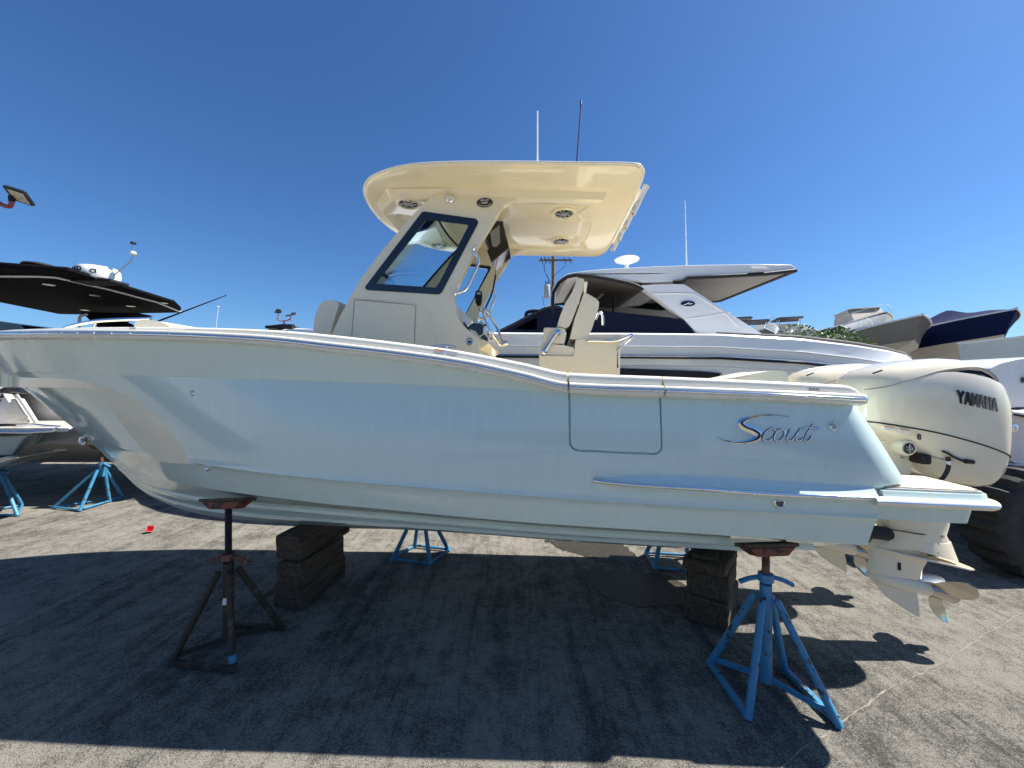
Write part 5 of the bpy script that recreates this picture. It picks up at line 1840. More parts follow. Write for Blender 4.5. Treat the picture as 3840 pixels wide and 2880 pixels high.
# the cruiser stands on blocks and jacks of its own
for i, x in enumerate((-1.6, 3.6)):
    for k in range(3):
        timber(['lowest', 'middle', 'topmost'][k] + ' timber under the ' + ['bow' if i == 0 else 'stern'][0] + ' keel of the white cruiser', (x, 7.3, .12 + .24 * k), (.3, .8, .235), R(4), 'timber blocks under the cruiser')
for x, s in ((-2.2, 'bow'), (3.9, 'stern')):
    mk('jack_stand', 'blue jack stand under the %s of the white cruiser' % s, (x, 6.35), .3, jf3, .55, .62, 1.12, 'jack_blue', 'jack_rust', 'pad_orange', centre_tube=False, pad_tilt=(R(-17), 0), braces='ring')

# ================================================================== general boat builder for the yard
def yard_boat(name, label, loc, heading, L, B, zk, za, zb, top, bot, rake=.9, deck='white_gel', trans=.9, group='boats stored in the yard', stripe=None, full=.55, cf=.34):
    """loc: point below the bow tip; heading: direction the bow points (radians from +X)"""
    root = thing(name, label, 'boat', (loc[0], loc[1], 0), heading, group)
    n = 26
    T = [i / n for i in range(n + 1)]
    def bre(t):
        return B / 2 * (trans + (1 - trans) * min(1, t / .35)) * (1 - max(0, (t - full) / (1 - full)) ** 2.1) + .004
    def shz(t):
        return za + (zb - za) * t ** 1.8
    def pt(t, k, s):
        x = -L * (1 - t)
        if k == 'sheer':
            return Vector((x, s * bre(t), shz(t)))
        if k == 'mid':
            c, a = pt(t, 'chine', s), pt(t, 'sheer', s)
            q = c.lerp(a, .5)
            q.y *= 1 - .10 * sstep(.5, .95, t)
            return q
        zc = zk + (za - zk) * (cf + .30 * t ** 2)
        tt = t
        if k == 'chine':
            return Vector((x * 1 - rake * .55 * sstep(.5, 1, t), s * bre(t) * (.93 - .28 * t ** 3), zc))
        return Vector((x - rake * sstep(.55, 1, t), 0, zk + (zc - zk) * sstep(.62, 1.0, t) * .85))
    hm, bm_ = MB(), MB()
    for s in (1, -1):
        hm.grid([[pt(t, k, s) for t in T] for k in ('sheer', 'mid', 'chine')], flip=s > 0)
        bm_.grid([[pt(t, k, s) for t in T] for k in ('chine', 'keel')], flip=s > 0)
    hm.add([pt(0, 'sheer', 1), pt(0, 'chine', 1), pt(0, 'keel', 1), pt(0, 'chine', -1), pt(0, 'sheer', -1)], [(0, 1, 2, 3, 4)])
    hull_ = hm.build('hull', top, root, smooth=40)
    bm_.build('bottom', bot, root, smooth=40)
    dk_ = MB()
    dk_.grid([[pt(t, 'sheer', 1) * 1 - Vector((0, .02, .01)) for t in T], [Vector((pt(t, 'sheer', 1).x, 0, shz(t) + .05)) for t in T], [pt(t, 'sheer', -1) + Vector((0, .02, -.01)) for t in T]])
    dk_.build('deck', deck, root, smooth=40)
    ra = MB()
    for s in (1, -1):
        ra.tube([pt(t, 'sheer', s) for t in T], .028, 6)
    ra.build('rub_rail', stripe or 'white_gel', hull_, smooth=60)
    root['L'] = L
    return root, pt, shz, bre

def t_top(root, x0, x1, hw, zd, zt, mt, frame='white_gel', thick=.06):
    m = MB()
    P = round_poly([(x0, hw), (x1, hw * .9), (x1, -hw * .9), (x0, -hw)], .2, 4)
    m.prism(P, lambda x, y: Vector((x, y, zt + thick - .05 * (y / hw) ** 2)), lambda x, y: Vector((x, y, zt - .05 * (y / hw) ** 2)))
    tp = m.build('t_top', mt, root, smooth=40, bevel=.015)
    f = MB()
    for s in (1, -1):
        f.tube([(x0 + .3, s * hw * .7, zt), (x0 + .1, s * hw * .6, zd)], .022, 6)
        f.tube([(x1 - .4, s * hw * .7, zt), (x1 - .1, s * hw * .6, zd)], .022, 6)
        f.tube([(x0 + .2, s * hw * .65, (zd + zt) / 2), (x1 - .25, s * hw * .65, (zd + zt) / 2)], .018, 6)
        f.tube([(x0 + .15, s * hw * .62, zd + .2), (x1 - .3, s * hw * .68, zt - .1)], .018, 6)
    f.build('t_top_frame', frame, root, smooth=50)
    return tp

def bow_rails(root, pt, L, hgt=.45):
    f = MB()
    for s in (1, -1):
        P = [pt(t, 'sheer', s) * 1 for t in (.55, .65, .75, .85, .93, .985)]
        f.tube([p + Vector((0, -s * .08, hgt)) for p in P], .014, 6)
        for p in P[::2]:
            f.tube([p + Vector((0, -s * .08, 0)), p + Vector((0, -s * .08, hgt))], .011, 6)
    f.build('bow_rail', 'chrome', root, smooth=60)

# ---- boats on the storage racks at the right
G1 = 'boats stored on the racks at the right'
HD = R(247)
(bx, by) = 15.7, 12.0
r1, pt, shz, bre = yard_boat('racked_boat', 'racked boat under a navy blue cover, rightmost of the covered row', (bx, by), HD, 7.6, 2.5, 2.75, 3.93, 4.34, 'navy_cover', 'bottom_pale', group=G1, deck='navy_cover', cf=.42)
cm = MB()
T = [i / 20 for i in range(21)]
rows = []
for e in (-1, -.6, -.25, 0, .25, .6, 1):
    rows.append([Vector((pt(t, 'sheer', 1).x + .02, e * (bre(t) + .02), shz(t) + (1 - abs(e)) * (.55 * math.exp(-((t - .55) / .25) ** 2) + .16 * math.sin(9 * t) ** 2 + .12) * (1 - t ** 6) + .01)) for t in T])
cm.grid(rows)
cm.build('boat_cover', 'navy_cover', r1, smooth=40)
rm = MB().box((-4.6, 0, 4.42), (.25, 1.3, .06))
rm.build('radar_bar', 'white_gel', r1, smooth=30, bevel=.015)
r2, pt, shz, bre = yard_boat('racked_boat', 'racked boat with taupe grey sides and grey cover beside the navy cover', (13.15, 12.35), HD, 7.4, 2.4, 2.70, 3.72, 4.22, 'taupe_gel', 'bottom_pale', group=G1, deck='grey_canvas', cf=.45)
cm = MB()
rows = []
for e in (-1, -.5, 0, .5, 1):
    rows.append([Vector((pt(t, 'sheer', 1).x, e * bre(t), shz(t) + (1 - abs(e)) * (.45 * math.exp(-((t - .5) / .28) ** 2)) + .01)) for t in T])
cm.grid(rows)
cm.build('boat_cover', 'grey_canvas', r2, smooth=40)
far = [('racked white boat with black stripe and tan canopy in the upper rack', (23.3, 24.0), 8.2, 2.7, 4.2, 5.9, 6.5, 'white_gel', 'black_canvas', 'stripe'),
       ('small racked boat with black hull sides below the tan canopy boat', (20.9, 24.6), 6.4, 2.3, 3.9, 5.2, 5.75, 'black_canvas', 'bottom_pale', 'plain'),
       ('racked white open boat with thin metal canopy frame', (18.7, 24.8), 6.8, 2.3, 4.0, 5.2, 5.85, 'white_gel', 'bottom_pale', 'ttop'),
       ('racked boat with black fabric canopy behind the white open boat', (19.9, 27.6), 7.2, 2.4, 4.2, 5.5, 5.95, 'white_gel', 'bottom_pale', 'blackcanopy'),
       ('racked boat with pale hull and low bow rail beside the arch of the cruiser', (17.25, 26.0), 7.0, 2.3, 4.2, 5.6, 6.15, 'white_gel', 'bottom_pale', 'rail'),
       ('low racked boat with glossy black sides in front of the tan canopy boat', (18.6, 20.2), 6.4, 2.1, 3.5, 4.5, 5.0, 'black_gloss', 'bottom_pale', 'rail'),
       ('low racked white boat with a navy cover between the black sided boats', (16.1, 20.6), 6.4, 2.1, 3.4, 4.4, 4.95, 'white_gel', 'bottom_pale', 'cover'),
       ('low racked boat with grey sides nearest the arch of the cruiser', (13.9, 21.2), 6.2, 2.0, 3.5, 4.5, 5.05, 'taupe_gel', 'bottom_pale', 'ttop5'),
       ('leftmost racked boat, only its dark canopy showing past the cruiser arch', (17.0, 28.5), 7.0, 2.3, 4.2, 5.5, 6.0, 'white_gel', 'bottom_pale', 'ttopdark')]
for lab, loc, L_, B_, zk, za, zb, top, bot, opt in far:
    r, pt, shz, bre = yard_boat('racked_boat', lab, loc, HD, L_, B_, zk, za, zb, top, bot, group=G1, cf=.42)
    if opt == 'stripe':
        sm_ = MB()
        for s in (1, -1):
            sm_.grid([[pt(t, 'sheer', s).lerp(pt(t, 'mid', s), a) + Vector((0, s * .012, 0)) for t in T] for a in (.04, .22)])
        sm_.build('side_stripe', 'black_gloss', r, smooth=40)
        t_top(r, -L_ * .72, -L_ * .36, .95, za, 7.25, 'tan_canvas', 'chrome')
        cm = MB()
        cm.prism([(-L_ * .36, za + .1), (-L_ * .25, za + .25), (-L_ * .38, 7.2), (-L_ * .68, 7.2), (-L_ * .75, za)], lambda x, z: Vector((x, .9, z)), lambda x, z: Vector((x, -.9, z)))
        cm.build('canopy_side', 'tan_canvas', r, smooth=30, bevel=.05)
        bow_rails(r, pt, L_, .55)
    if opt == 'cover':
        cm = MB()
        cm.grid([[Vector((pt(t, 'sheer', 1).x, e * bre(t), shz(t) + (1 - abs(e)) * (.5 * math.exp(-((t - .5) / .25) ** 2) + .1 * math.sin(11 * t) ** 2) + .01)) for t in T] for e in (-1, -.5, 0, .5, 1)])
        cm.build('boat_cover', 'navy_cover', r, smooth=40)
    if opt == 'ttop5':
        t_top(r, -L_ * .75, -L_ * .42, .85, za, 5.9, 'black_canvas', 'chrome')
    if opt == 'ttop':
        t_top(r, -L_ * .75, -L_ * .42, .9, za, 6.75, 'black_canvas', 'chrome')
    if opt == 'ttopdark':
        t_top(r, -L_ * .6, -L_ * .2, 1.0, za, 7.1, 'black_canvas', 'chrome', .10)
    if opt == 'blackcanopy':
        cm = MB()
        cm.prism(round_poly([(-L_ * .28, za + .2), (-L_ * .42, 6.75), (-L_ * .65, 6.8), (-L_ * .8, za + .1)], .4, 5), lambda x, z: Vector((x, 1.0, z)), lambda x, z: Vector((x, -1.0, z)))
        cm.build('canopy', 'black_canvas', r, smooth=40, bevel=.05)
    if opt == 'rail':
        bow_rails(r, pt, L_, .5)
# the rack itself: posts and beams
rk = thing('storage_rack', 'steel storage rack carrying the boats at the right', 'rack', (16, 14, 0))
for i, (x, y) in enumerate(((12.6, 14.2), (15.3, 15.6), (18.2, 16.6), (12.4, 18.0), (16.0, 19.6), (19.5, 20.5))):
    MB().box((x, y, 1.9), (.16, .16, 3.8)).build('rack_post', 'steel_dull', rk, smooth=0, off=(16, 14, 0))
for a, b, z in (((11.0, 13.6), (19.5, 17.1), 2.62), ((11.0, 17.4), (20.5, 21.0), 2.62), ((11.0, 13.55), (19.5, 17.05), 1.2)):
    a, b = Vector((*a, z)), Vector((*b, z))
    MB().box((a + b) / 2, ((b - a).length, .14, .2), Euler((0, 0, math.atan2(b.y - a.y, b.x - a.x)))).build('rack_beam', 'steel_dull', rk, smooth=0, off=(16, 14, 0))
rk2 = thing('storage_rack', 'tall far rack under the distant row of boats', 'rack', (20, 27, 0))
for i in range(6):
    x, y = 16.4 + i * 1.9, 29.5 - i * .75
    MB().box((x, y, 2.0), (.18, .18, 4.0)).build('rack_post', 'steel_dull', rk2, smooth=0, off=(20, 27, 0))
for z, off_ in ((3.85, 0), (3.85, 3.2), (1.6, 0)):
    a, b = Vector((15.5, 29.9 + off_, z)), Vector((27.0, 25.4 + off_, z))
    MB().box((a + b) / 2, ((b - a).length, .16, .2), Euler((0, 0, math.atan2(b.y - a.y, b.x - a.x)))).build('rack_beam', 'steel_dull', rk2, smooth=0, off=(20, 27, 0))

# pale hull in front of the racks, and the pinkish boat with its motor at the right edge
r8, pt, shz, bre = yard_boat('stored_boat', 'pale grey green hull standing between the racks and the outboard motors', (11.05, 3.3), R(262), 5.9, 2.5, 1.9, 2.96, 3.1, 'pale_aqua', 'bottom_paint', deck='white_gel')
OP = (6.6, 4.6, 0)
pk = thing('stored_boat', 'pinkish white boat cut off by the right edge of the picture', 'boat', OP, 0, 'boats stored in the yard')
def pk_(m, name, mt, par=pk, **k):
    return m.build(name, mt, par, off=OP, **k)
def xs_at(poly, Y0, Y1):
    return MB().prism(poly, wpt(Y0), wpt(Y1))
pk_(xs_at(round_poly([(5.5501,1.6706),(5.7155,1.71),(6.4635,1.769),(6.4635,1.1588),(5.7155,1.1037),(5.558,1.1293),(5.5147,1.3163)], .05, 4), 4.3, 6.4), 'hull', 'pink_white', smooth=40, bevel=.03, bseg=3)
pk_(xs_at(round_poly([(5.444,1.0648),(5.5321,1.1079),(6.4334,1.1627),(6.4334,0.8884),(5.6889,0.8296),(5.3754,0.8492),(5.346,0.908)], .06, 4), 4.28, 6.4), 'swim_step', 'white_gel', smooth=40, bevel=.03, bseg=3)
pk_(xs_at(round_poly([(5.4334,2.1646),(5.5828,2.2403),(5.7819,2.2841),(6.5387,2.3439),(6.5387,1.6827),(5.7819,1.7365),(5.6226,1.7265),(5.533,1.9257)], .05, 4), 4.4, 6.2), 'motor_cowling', 'white_gel', smooth=40, bevel=.05, bseg=3)
rl_ = MB()
rl_.tube([(x, 4.27, z) for x, z in [(5.5028,1.6878),(5.6889,1.6624),(6.0416,1.633),(6.4334,1.6232)]], .03, 8)
pk_(rl_, 'rub_rail', 'white_gel', smooth=50)
rl_ = MB()
rl_.tube([(x, 4.25, z) for x, z in [(5.5192,1.6671),(5.6756,1.6377),(6.0275,1.6104),(6.4184,1.6006)]], .012, 8)
rl_.tube([(x, 4.25, z) for x, z in [(5.4019,1.1021),(5.6756,1.0787),(6.4184,1.0474)]], .012, 8)
pk_(rl_, 'rail_insert', 'black_matt', smooth=50)
(x, z), = [(5.5752,1.5095)]
pk_(MB().lathe([(.05, 0), (.045, .012), (.025, .016), (.02, .004), (.0001, .004)], (x, 4.295, z), (0, -1, 0), 20), 'through_hull_fitting', 'chrome', smooth=50)
(x, z), = [(5.4969,0.9805)]
pk_(MB().box((x, 4.277, z), (.075, .01, .055)), 'step_plate', 'steel_dull', smooth=0)
pk_(MB().prism([(5.9813,0.7901),(6.7641,0.8313),(6.7641,0.4811),(6.0637,0.5841)], wpt(4.5), wpt(6.0)), 'bottom', 'bottom_paint', smooth=0)
(x, z), = [(5.7757,2.0455)]
pk_(MB().box((x + .05, 4.39, z), (.05, .02, .06)), 'cowling_mark', 'black_gloss', smooth=0)

# lift truck wheel and body at the right edge
OW = (5.35, 4.25, 0)
tr = thing('lift_truck', 'big black lift truck tyre with orange hub parts at the right edge', 'lift truck', OW)
wc = Vector((5.40, 4.05, .56))
ty = MB()
seg_ = 72
rings = []
prf = [(.30, -.17), (.36, -.19), (.46, -.195), (.525, -.17), (.545, -.10), (.55, 0), (.545, .10), (.525, .17), (.46, .195), (.36, .19), (.30, .17)]
for k in range(seg_):
    a = 2 * math.pi * k / seg_
    lug = .022 if (k // 2) % 2 == 0 else -.026
    rings.append([wc + Vector((math.cos(a) * (r + (lug if r > .5 else 0)), y, math.sin(a) * (r + (lug if r > .5 else 0)))) for r, y in prf])
rings.append(rings[0])
ty.rings(rings, True, False, False)
wheel = ty.build('tyre', 'rubber', tr, smooth=25, off=OW)
rm_ = MB()
rm_.lathe([(.31, -.17), (.31, -.12), (.26, -.05), (.12, -.04), (.10, -.08), (.0001, -.08)], wc, (0, -1, 0), 36)
rm_.lathe([(.31, .17), (.31, .12), (.22, .06), (.0001, .05)], wc, (0, -1, 0), 36)
rm_.build('rim', 'black_matt', wheel, smooth=40, off=OW)
ri = MB()
ri.tube([wc + Vector((.33 * math.cos(R(10 * k)), -.172, .33 * math.sin(R(10 * k)))) for k in range(36)], .012, 8, closed=True)
ri.build('rim_edge', 'rubber', wheel, smooth=50, off=OW)
hb_ = MB()
for a, l in ((24, .20), (-24, .22), (156, .2), (204, .2)):
    d_ = Vector((math.cos(R(a)), 0, math.sin(R(a))))
    hb_.tube([wc + Vector((0, -.06, 0)) + d_ * .12, wc + Vector((0, -.07, 0)) + d_ * .27], [.035, .05], 8, flat=.6)
mat('hub_orange', (0.62, 0.10, 0.04), 0.45, vary=0.2, scale=12)
hb_.build('hub_bracket', 'hub_orange', wheel, smooth=30, off=OW)
tb_ = MB()
tb_.box((7.2, 5.2, .75), (3.0, 1.6, .5))
tb_.box((7.6, 5.2, 1.15), (2.2, 1.4, .35))
tb_.build('truck_body', 'black_matt', tr, smooth=0, bevel=.04, off=OW)

# ================================================================== left side: grey boat with black hardtop, white stern, lamps
gb, pt, shz, bre = yard_boat('hardtop_boat', 'grey hulled boat with a black hardtop at the left', (-16.5, 8.15), R(180), 10.6, 3.4, .35, 2.15, 2.6, 'grey_gel', 'bottom_pale', group='boats stored in the yard', deck='black_canvas', trans=.95)
OG = Vector((-16.5, 8.15, 0))
def gloc(x, y, z):            # world point to the boat's own axes (it heads towards -X)
    return Vector((-(x - OG.x), -(y - OG.y), z))
ZT = 3.95
T_ = [(-9.0462,6.3715),(-8.5365,6.4371),(-7.7087,6.7139),(-8.2,9.3885),(-8.7016,10.1516),(-9.0461,10.5458),(-10.154,10.672),(-11.9916,10.8575),(-12.6613,10.7639),(-12.5181,10.2347),(-12.2661,9.2495),(-12.4853,8.7937)]
hm = MB()
hm.prism(T_, lambda x, y: gloc(x, y, ZT + .09), lambda x, y: gloc(x, y, ZT))
btop = hm.build('hardtop', 'black_dull', gb, smooth=30, bevel=.03, bseg=2)
tm = MB()
tm.tube([gloc(x, y, ZT - .012) for x, y in [(-9.5841,6.9021),(-9.2145,6.9484),(-8.5177,6.964),(-8.3001,7.019),(-8.2701,7.9129),(-8.4058,9.1344),(-8.9095,10.3865)]], .022, 8)
tm.build('edge_trim', 'white_gel', btop, smooth=60)
lm = MB()
for x, y in [(-9.0892,7.5763),(-9.1845,8.496),(-9.5476,9.6697),(-11.2602,10.1751),(-8.3936,9.2946)]:
    lm.lathe([(.09, .02), (.09, -.006), (.0001, -.008)], gloc(x, y, ZT), (0, 0, 1), 16)
lm.build('ceiling_lights', 'steel_dull', btop, smooth=40)
sup = MB()
sup.prism([(-10.6028,3.7691),(-9.194,3.7451),(-9.4937,3.6492),(-9.8534,3.5893),(-9.4338,3.3795),(-10.1831,3.3795)], lambda x, z: gloc(x, 9.5, z), lambda x, z: gloc(x, 9.9, z))
sup.build('hardtop_support', 'black_dull', gb, smooth=20)
wf = MB()
wf.tube([gloc(x, 9.0, z) for x, z in [(-10.0947,3.237),(-10.0806,3.5461),(-10.0469,3.5883),(-9.912,3.6164)]], .03, 8)
wf.build('support_tube', 'white_gel', gb, smooth=50)
(x, z), = [(-7.9373,4.1146)]
rd = MB().lathe([(.20, -.14), (.30, -.12), (.325, -.06), (.32, .04), (.29, .10), (.18, .125), (.0001, .13)], gloc(x, 7.4, z), (0, 0, 1), 36).build('radar_dome', 'white_gel', btop, smooth=40)
MB().box(gloc(x + .05, 7.4, z - .17), (.75, .35, .04)).build('radar_base', 'black_matt', btop, smooth=0)
for body_, size_, th0_, dz_ in (('SIMRAD', .12, -66, -.03), ('C', .10, 28, -.05), ('I', .10, 40, -.05)):
    tx_ = text_mesh(body_, size_, 'radar_lettering', 'black_matt', rd, ((0, 0, 0), (1, 0, 0), (0, 0, 1)), .003, .003)
    for v in tx_.data.vertices:          # wrapped round the dome
        th = R(th0_) + v.co.x / .325
        rr_ = .327 - v.co.y
        v.co = gloc(x + rr_ * math.sin(th), 7.4 - rr_ * math.cos(th), z + dz_ + v.co.z)
(x, z), = [(-8.5879,4.1424)]
MB().lathe([(.03, -.10), (.03, -.03), (.12, -.02), (.21, .0), (.19, .03), (.10, .05), (.0001, .055)], gloc(x, 7.0, z), (0, 0, 1), 24).build('antenna_disc', 'black_matt', btop, smooth=50)
ma = MB()
P = [(-7.734,4.0337),(-7.6647,4.0568),(-7.3065,4.3572),(-7.2719,4.4496),(-7.258,4.6807)]
ma.tube(smooth_line([gloc(x, 7.4, z) for x, z in P], 4), .012, 8)
ma.build('light_mast', 'steel_dull', btop, smooth=60)
(x, z), = [(-7.2603,4.7038)]
MB().lathe([(.02, -.03), (.045, -.02), (.045, .01), (.0001, .02)], gloc(x, 7.4, z), (0, 0, 1), 14).build('mast_light', 'black_matt', btop, smooth=40)
(x, z), = [(-7.2649,4.5074)]
MB().lathe([(.015, -.05), (.05, -.03), (.05, .01), (.02, .04)], gloc(x, 7.4, z), (.4, 0, 1), 14).build('mast_speaker', 'white_gel', btop, smooth=40)
an = MB()
P = [(-7.5314,3.3273),(-6.0566,3.8878)]
an.tube([gloc(x, 8.2, z) for x, z in P], [.020, .008], 8)
an.build('folded_antenna', 'black_matt', gb, smooth=60)
P = [(-8.4544,3.4508),(-8.3687,4.1894)]
an = MB()
an.tube([gloc(x, 9.6, 2 + (z - 2) * 9.6 / 11) if False else gloc(x * 9.6 / 11, 9.6, 2 + (z - 2) * 9.6 / 11) for x, z in P], .007, 8)
q = gloc(P[1][0] * 9.6 / 11, 9.6, 2 + (P[1][1] - 2) * 9.6 / 11)
an.lathe([(.0001, -.03), (.03, 0), (.0001, .03)], q, (0, 0, 1), 10)
an.build('stern_light_pole', 'white_gel', gb, smooth=60)
ws_ = MB()
ws_.prism([(-9.9387,3.2244),(-9.283,3.1261),(-9.1955,3.0059),(-8.8896,2.9796),(-8.8896,2.7873),(-9.9387,2.7873)], lambda x, z: gloc(x, 7.3, z), lambda x, z: gloc(x, 9.8, z))
ws_.build('windscreen', 'black_gloss', gb, smooth=30)
ld = MB()
for x in (-5.95, -5.72):
    ld.tube([(gloc(x, 6.75, 1.0)), (gloc(x - .1, 6.75, .62))], .014, 8)
ld.tube([gloc(-6.05, 6.75, .62), gloc(-5.5, 6.75, .60)], .018, 8)
ld.build('boarding_ladder', 'chrome', gb, smooth=50)
for k in range(4):
    timber(['lowest', 'second', 'third', 'topmost'][k] + ' timber under the keel of the grey boat', (-7.3, 8.15, .06 + .11 * k), (.3, .8, .105), 0, 'timber blocks under the grey boat')

# white boat whose stern shows at the left edge
OWB = (-7.9, 5.9, 0)
wb = thing('stored_boat', 'white boat with pale green lower hull, its stern platform at the left edge', 'boat', OWB, 0, 'boats stored in the yard')
def wb_(m, name, mt, par=wb, **k):
    return m.build(name, mt, par, off=OWB, **k)
wb_(MB().prism([(-8.2656,1.2445),(-7.4264,1.2445),(-6.8669,1.2794),(-6.9648,1.2025),(-7.1117,0.9787),(-8.2656,0.9508)], wpt(5.5), lambda x, z: Vector((x - 1.0, 6.6, z))), 'hull', 'pale_green', smooth=30, bevel=.02)
pf = wb_(MB().prism(round_poly([(-7.8966,1.3878),(-6.5069,1.3904),(-6.1729,1.3878),(-6.1127,1.3744),(-6.1595,1.3397),(-6.5604,1.3317),(-7.8966,1.3317)], .02, 4), wpt(5.35), lambda x, z: Vector((x - 1.0, 6.4, z))), 'swim_platform', 'warm_white', smooth=30, bevel=.02, bseg=3)
ri_ = MB()
ri_.tube([(x, 5.34, z) for x, z in [(-8.118,1.3376),(-7.2938,1.3376),(-6.7168,1.3294),(-6.3459,1.3514),(-6.2978,1.3885)]], .018, 8)
ri_.tube([(x, 5.5, z) for x, z in [(-7.0487,1.4193),(-6.8389,1.4263),(-6.6431,1.4053),(-6.4193,1.3913)]], .016, 8)
wb_(ri_, 'platform_rail', 'chrome', pf, smooth=60)
cs = wb_(MB().prism([(-8.5608,1.8694),(-7.4598,1.8549),(-7.3367,1.8404),(-7.0542,1.4203),(-8.5608,1.4058)], wpt(5.6), lambda x, z: Vector((x - 1.1, 6.6, z))), 'stern_coaming', 'warm_white', smooth=20, bevel=.02)
wb_(MB().prism([(-7.2515,1.79),(-7.1956,1.783),(-6.9788,1.4403),(-7.3215,1.4543),(-7.2865,1.5802)], wpt(5.585), wpt(5.7)), 'side_panel', 'vinyl', cs, smooth=0, bevel=.01)
sp_ = MB()
sp_.tube([(x, 5.59, z) for x, z in [(-7.1746,1.8459),(-7.0208,1.6221),(-6.9019,1.4403)]], .02, 6)
wb_(sp_, 'coaming_stripe', 'grey_print', cs, smooth=50)
(x, z), = [(-7.0458,1.5128)]
wb_(MB().lathe([(.05, 0), (.046, .012), (.03, .010), (.0001, .006)], (x, 5.585, z), (0, -1, 0), 20), 'filler_cap', 'vinyl', cs, smooth=50)
text_mesh('G', .16, 'stern_lettering', 'black_matt', cs, (Vector(([(-7.4753,1.8039)][0][0] + 7.9, 5.59 - 5.9, [(-7.4753,1.8039)][0][1])), (1, 0, 0), (0, 0, 1)), .004, .004)
text_mesh('L', .09, 'stern_lettering', 'black_matt', cs, (Vector(([(-7.4474,1.7508)][0][0] + 7.9, 5.59 - 5.9, [(-7.4474,1.7508)][0][1])), (1, 0, 0), (0, 0, 1)), .004, .004)
mo = MB()
mo.prism([(-9.1512,2.2939),(-8.2221,2.2397),(-8.0672,2.1391),(-7.9743,2.0152),(-7.8349,1.9688),(-7.7575,1.8449),(-9.1512,1.8449)], wpt(6.1), wpt(6.6))
wb_(mo, 'motor_leg', 'black_gloss', smooth=20, bevel=.03)
ch = MB()
for (x0, y0), (x1, y1) in (((0, 300), (110, 330)), ((20, 380), (160, 350)), ((60, 330), (130, 420)), ((0, 440), (100, 400))):
    a, b = [(-8.0894,2.5939),(-7.9371,2.5939)]
    sc_ = (b[0] - a[0]) / 100
    ch.tube([(a[0] + sc_ * x0, 6.05, a[1] - sc_ * y0), (a[0] + sc_ * x1, 6.05, a[1] - sc_ * y1)], .035, 8)
wb_(ch, 'motor_fittings', 'chrome', smooth=50)
tt_ = MB()
tt_.prism([(-7.9704,0.7455),(-7.1612,0.9208),(-7.0128,0.9882),(-6.8914,1.0125),(-6.7498,0.995),(-6.8914,0.9545),(-7.1612,0.8466),(-7.9704,0.6645)], wpt(5.25), wpt(5.9))
wb_(tt_, 'trim_tab', 'steel_dull', smooth=20, bevel=.01)

# flood lamps on red poles
def flood(par, c, off, yaw, mtn='black_matt', s=1.0, pitch=.45):
    rot = Euler((pitch, 0, yaw))
    m = MB()
    m.box(Vector(c), (.30 * s, .42 * s, .07 * s), rot)
    m.box(Vector(c) + rot.to_matrix() @ Vector((0, .18 * s, .06 * s)), (.22 * s, .16 * s, .08 * s), rot)
    o = m.build('lamp_head', mtn, par, smooth=20, bevel=.012, off=off)
    MB().box(Vector(c) + rot.to_matrix() @ Vector((0, -.03 * s, -.037 * s)), (.24 * s, .32 * s, .006), rot).build('lamp_glass', 'lamp_glass', o, smooth=0, off=off)
    return o
OF = (-14.2, 9.6, 0)
f1 = thing('floodlight_pole', 'large floodlight on a red curved arm at the far left', 'floodlight', OF)
(hx, hz), = [(-12.2513,6.6826)]
rot = Euler((-.75, .30, 0))
m = MB()
m.box((hx, 9.6, hz), (.54, .36, .08), rot)
m.box(Vector((hx, 9.6, hz)) + rot.to_matrix() @ Vector((-.16, 0, .07)), (.22, .20, .09), rot)
m.tube([(x, 9.6, z) for x, z in [(-12.4462,6.6766),(-12.4372,6.5267)]], .06, 10)
hd_ = m.build('lamp_head', 'black_matt', f1, smooth=20, bevel=.015, off=OF)
MB().box(Vector((hx, 9.6, hz)) + rot.to_matrix() @ Vector((.04, 0, -.044)), (.40, .27, .012), rot).build('lamp_glass', 'lamp_glass', hd_, smooth=0, off=OF)
m = MB()
m.tube(smooth_line([(x, 9.6, z) for x, z in [(-12.4372,6.5417),(-12.4552,6.4518),(-12.5211,6.4128),(-12.671,6.4518),(-12.9108,6.5567)]] + [(-14.2, 9.6, 6.9)], 5), .05, 10)
m.build('lamp_arm', 'rust_red', f1, smooth=60, off=OF)
m = MB()
m.tube([(-14.2, 9.6, 0), (-14.2, 9.6, 7.6)], [.10, .07], 12)
m.build('pole', 'rust_red', f1, smooth=60, off=OF)
OF2 = (-12.4, 21, 0)
f2 = thing('floodlight_pole', 'pair of small floodlights on a distant red pole behind the foredeck', 'floodlight', OF2)
m = MB()
m.tube([(-12.4, 21, 0), (-12.4, 21, 4.9)], [.08, .06], 10)
m.tube(smooth_line([(x, 21, z) for x, z in [(-12.7914,5.5755),(-12.6655,5.4748),(-12.4388,5.4245),(-12.1871,5.4748),(-12.036,5.5755)]], 4), .03, 8)
m.tube([(-12.4, 21, 4.8), (-12.4, 21, 5.45)], .04, 8)
m.build('pole', 'rust_red', f2, smooth=60, off=OF2)
for (x, z), yw in zip([(-12.7158,5.9281),(-12.036,5.7518)], (R(25), R(-30))):
    flood(f2, (x, 21, z), OF2, yw, s=1.0, pitch=.35)
    MB().tube([(x, 21, z), (x, 21, z - .35)], .025, 6).build('lamp_bracket', 'rust_red', f2, smooth=60, off=OF2)

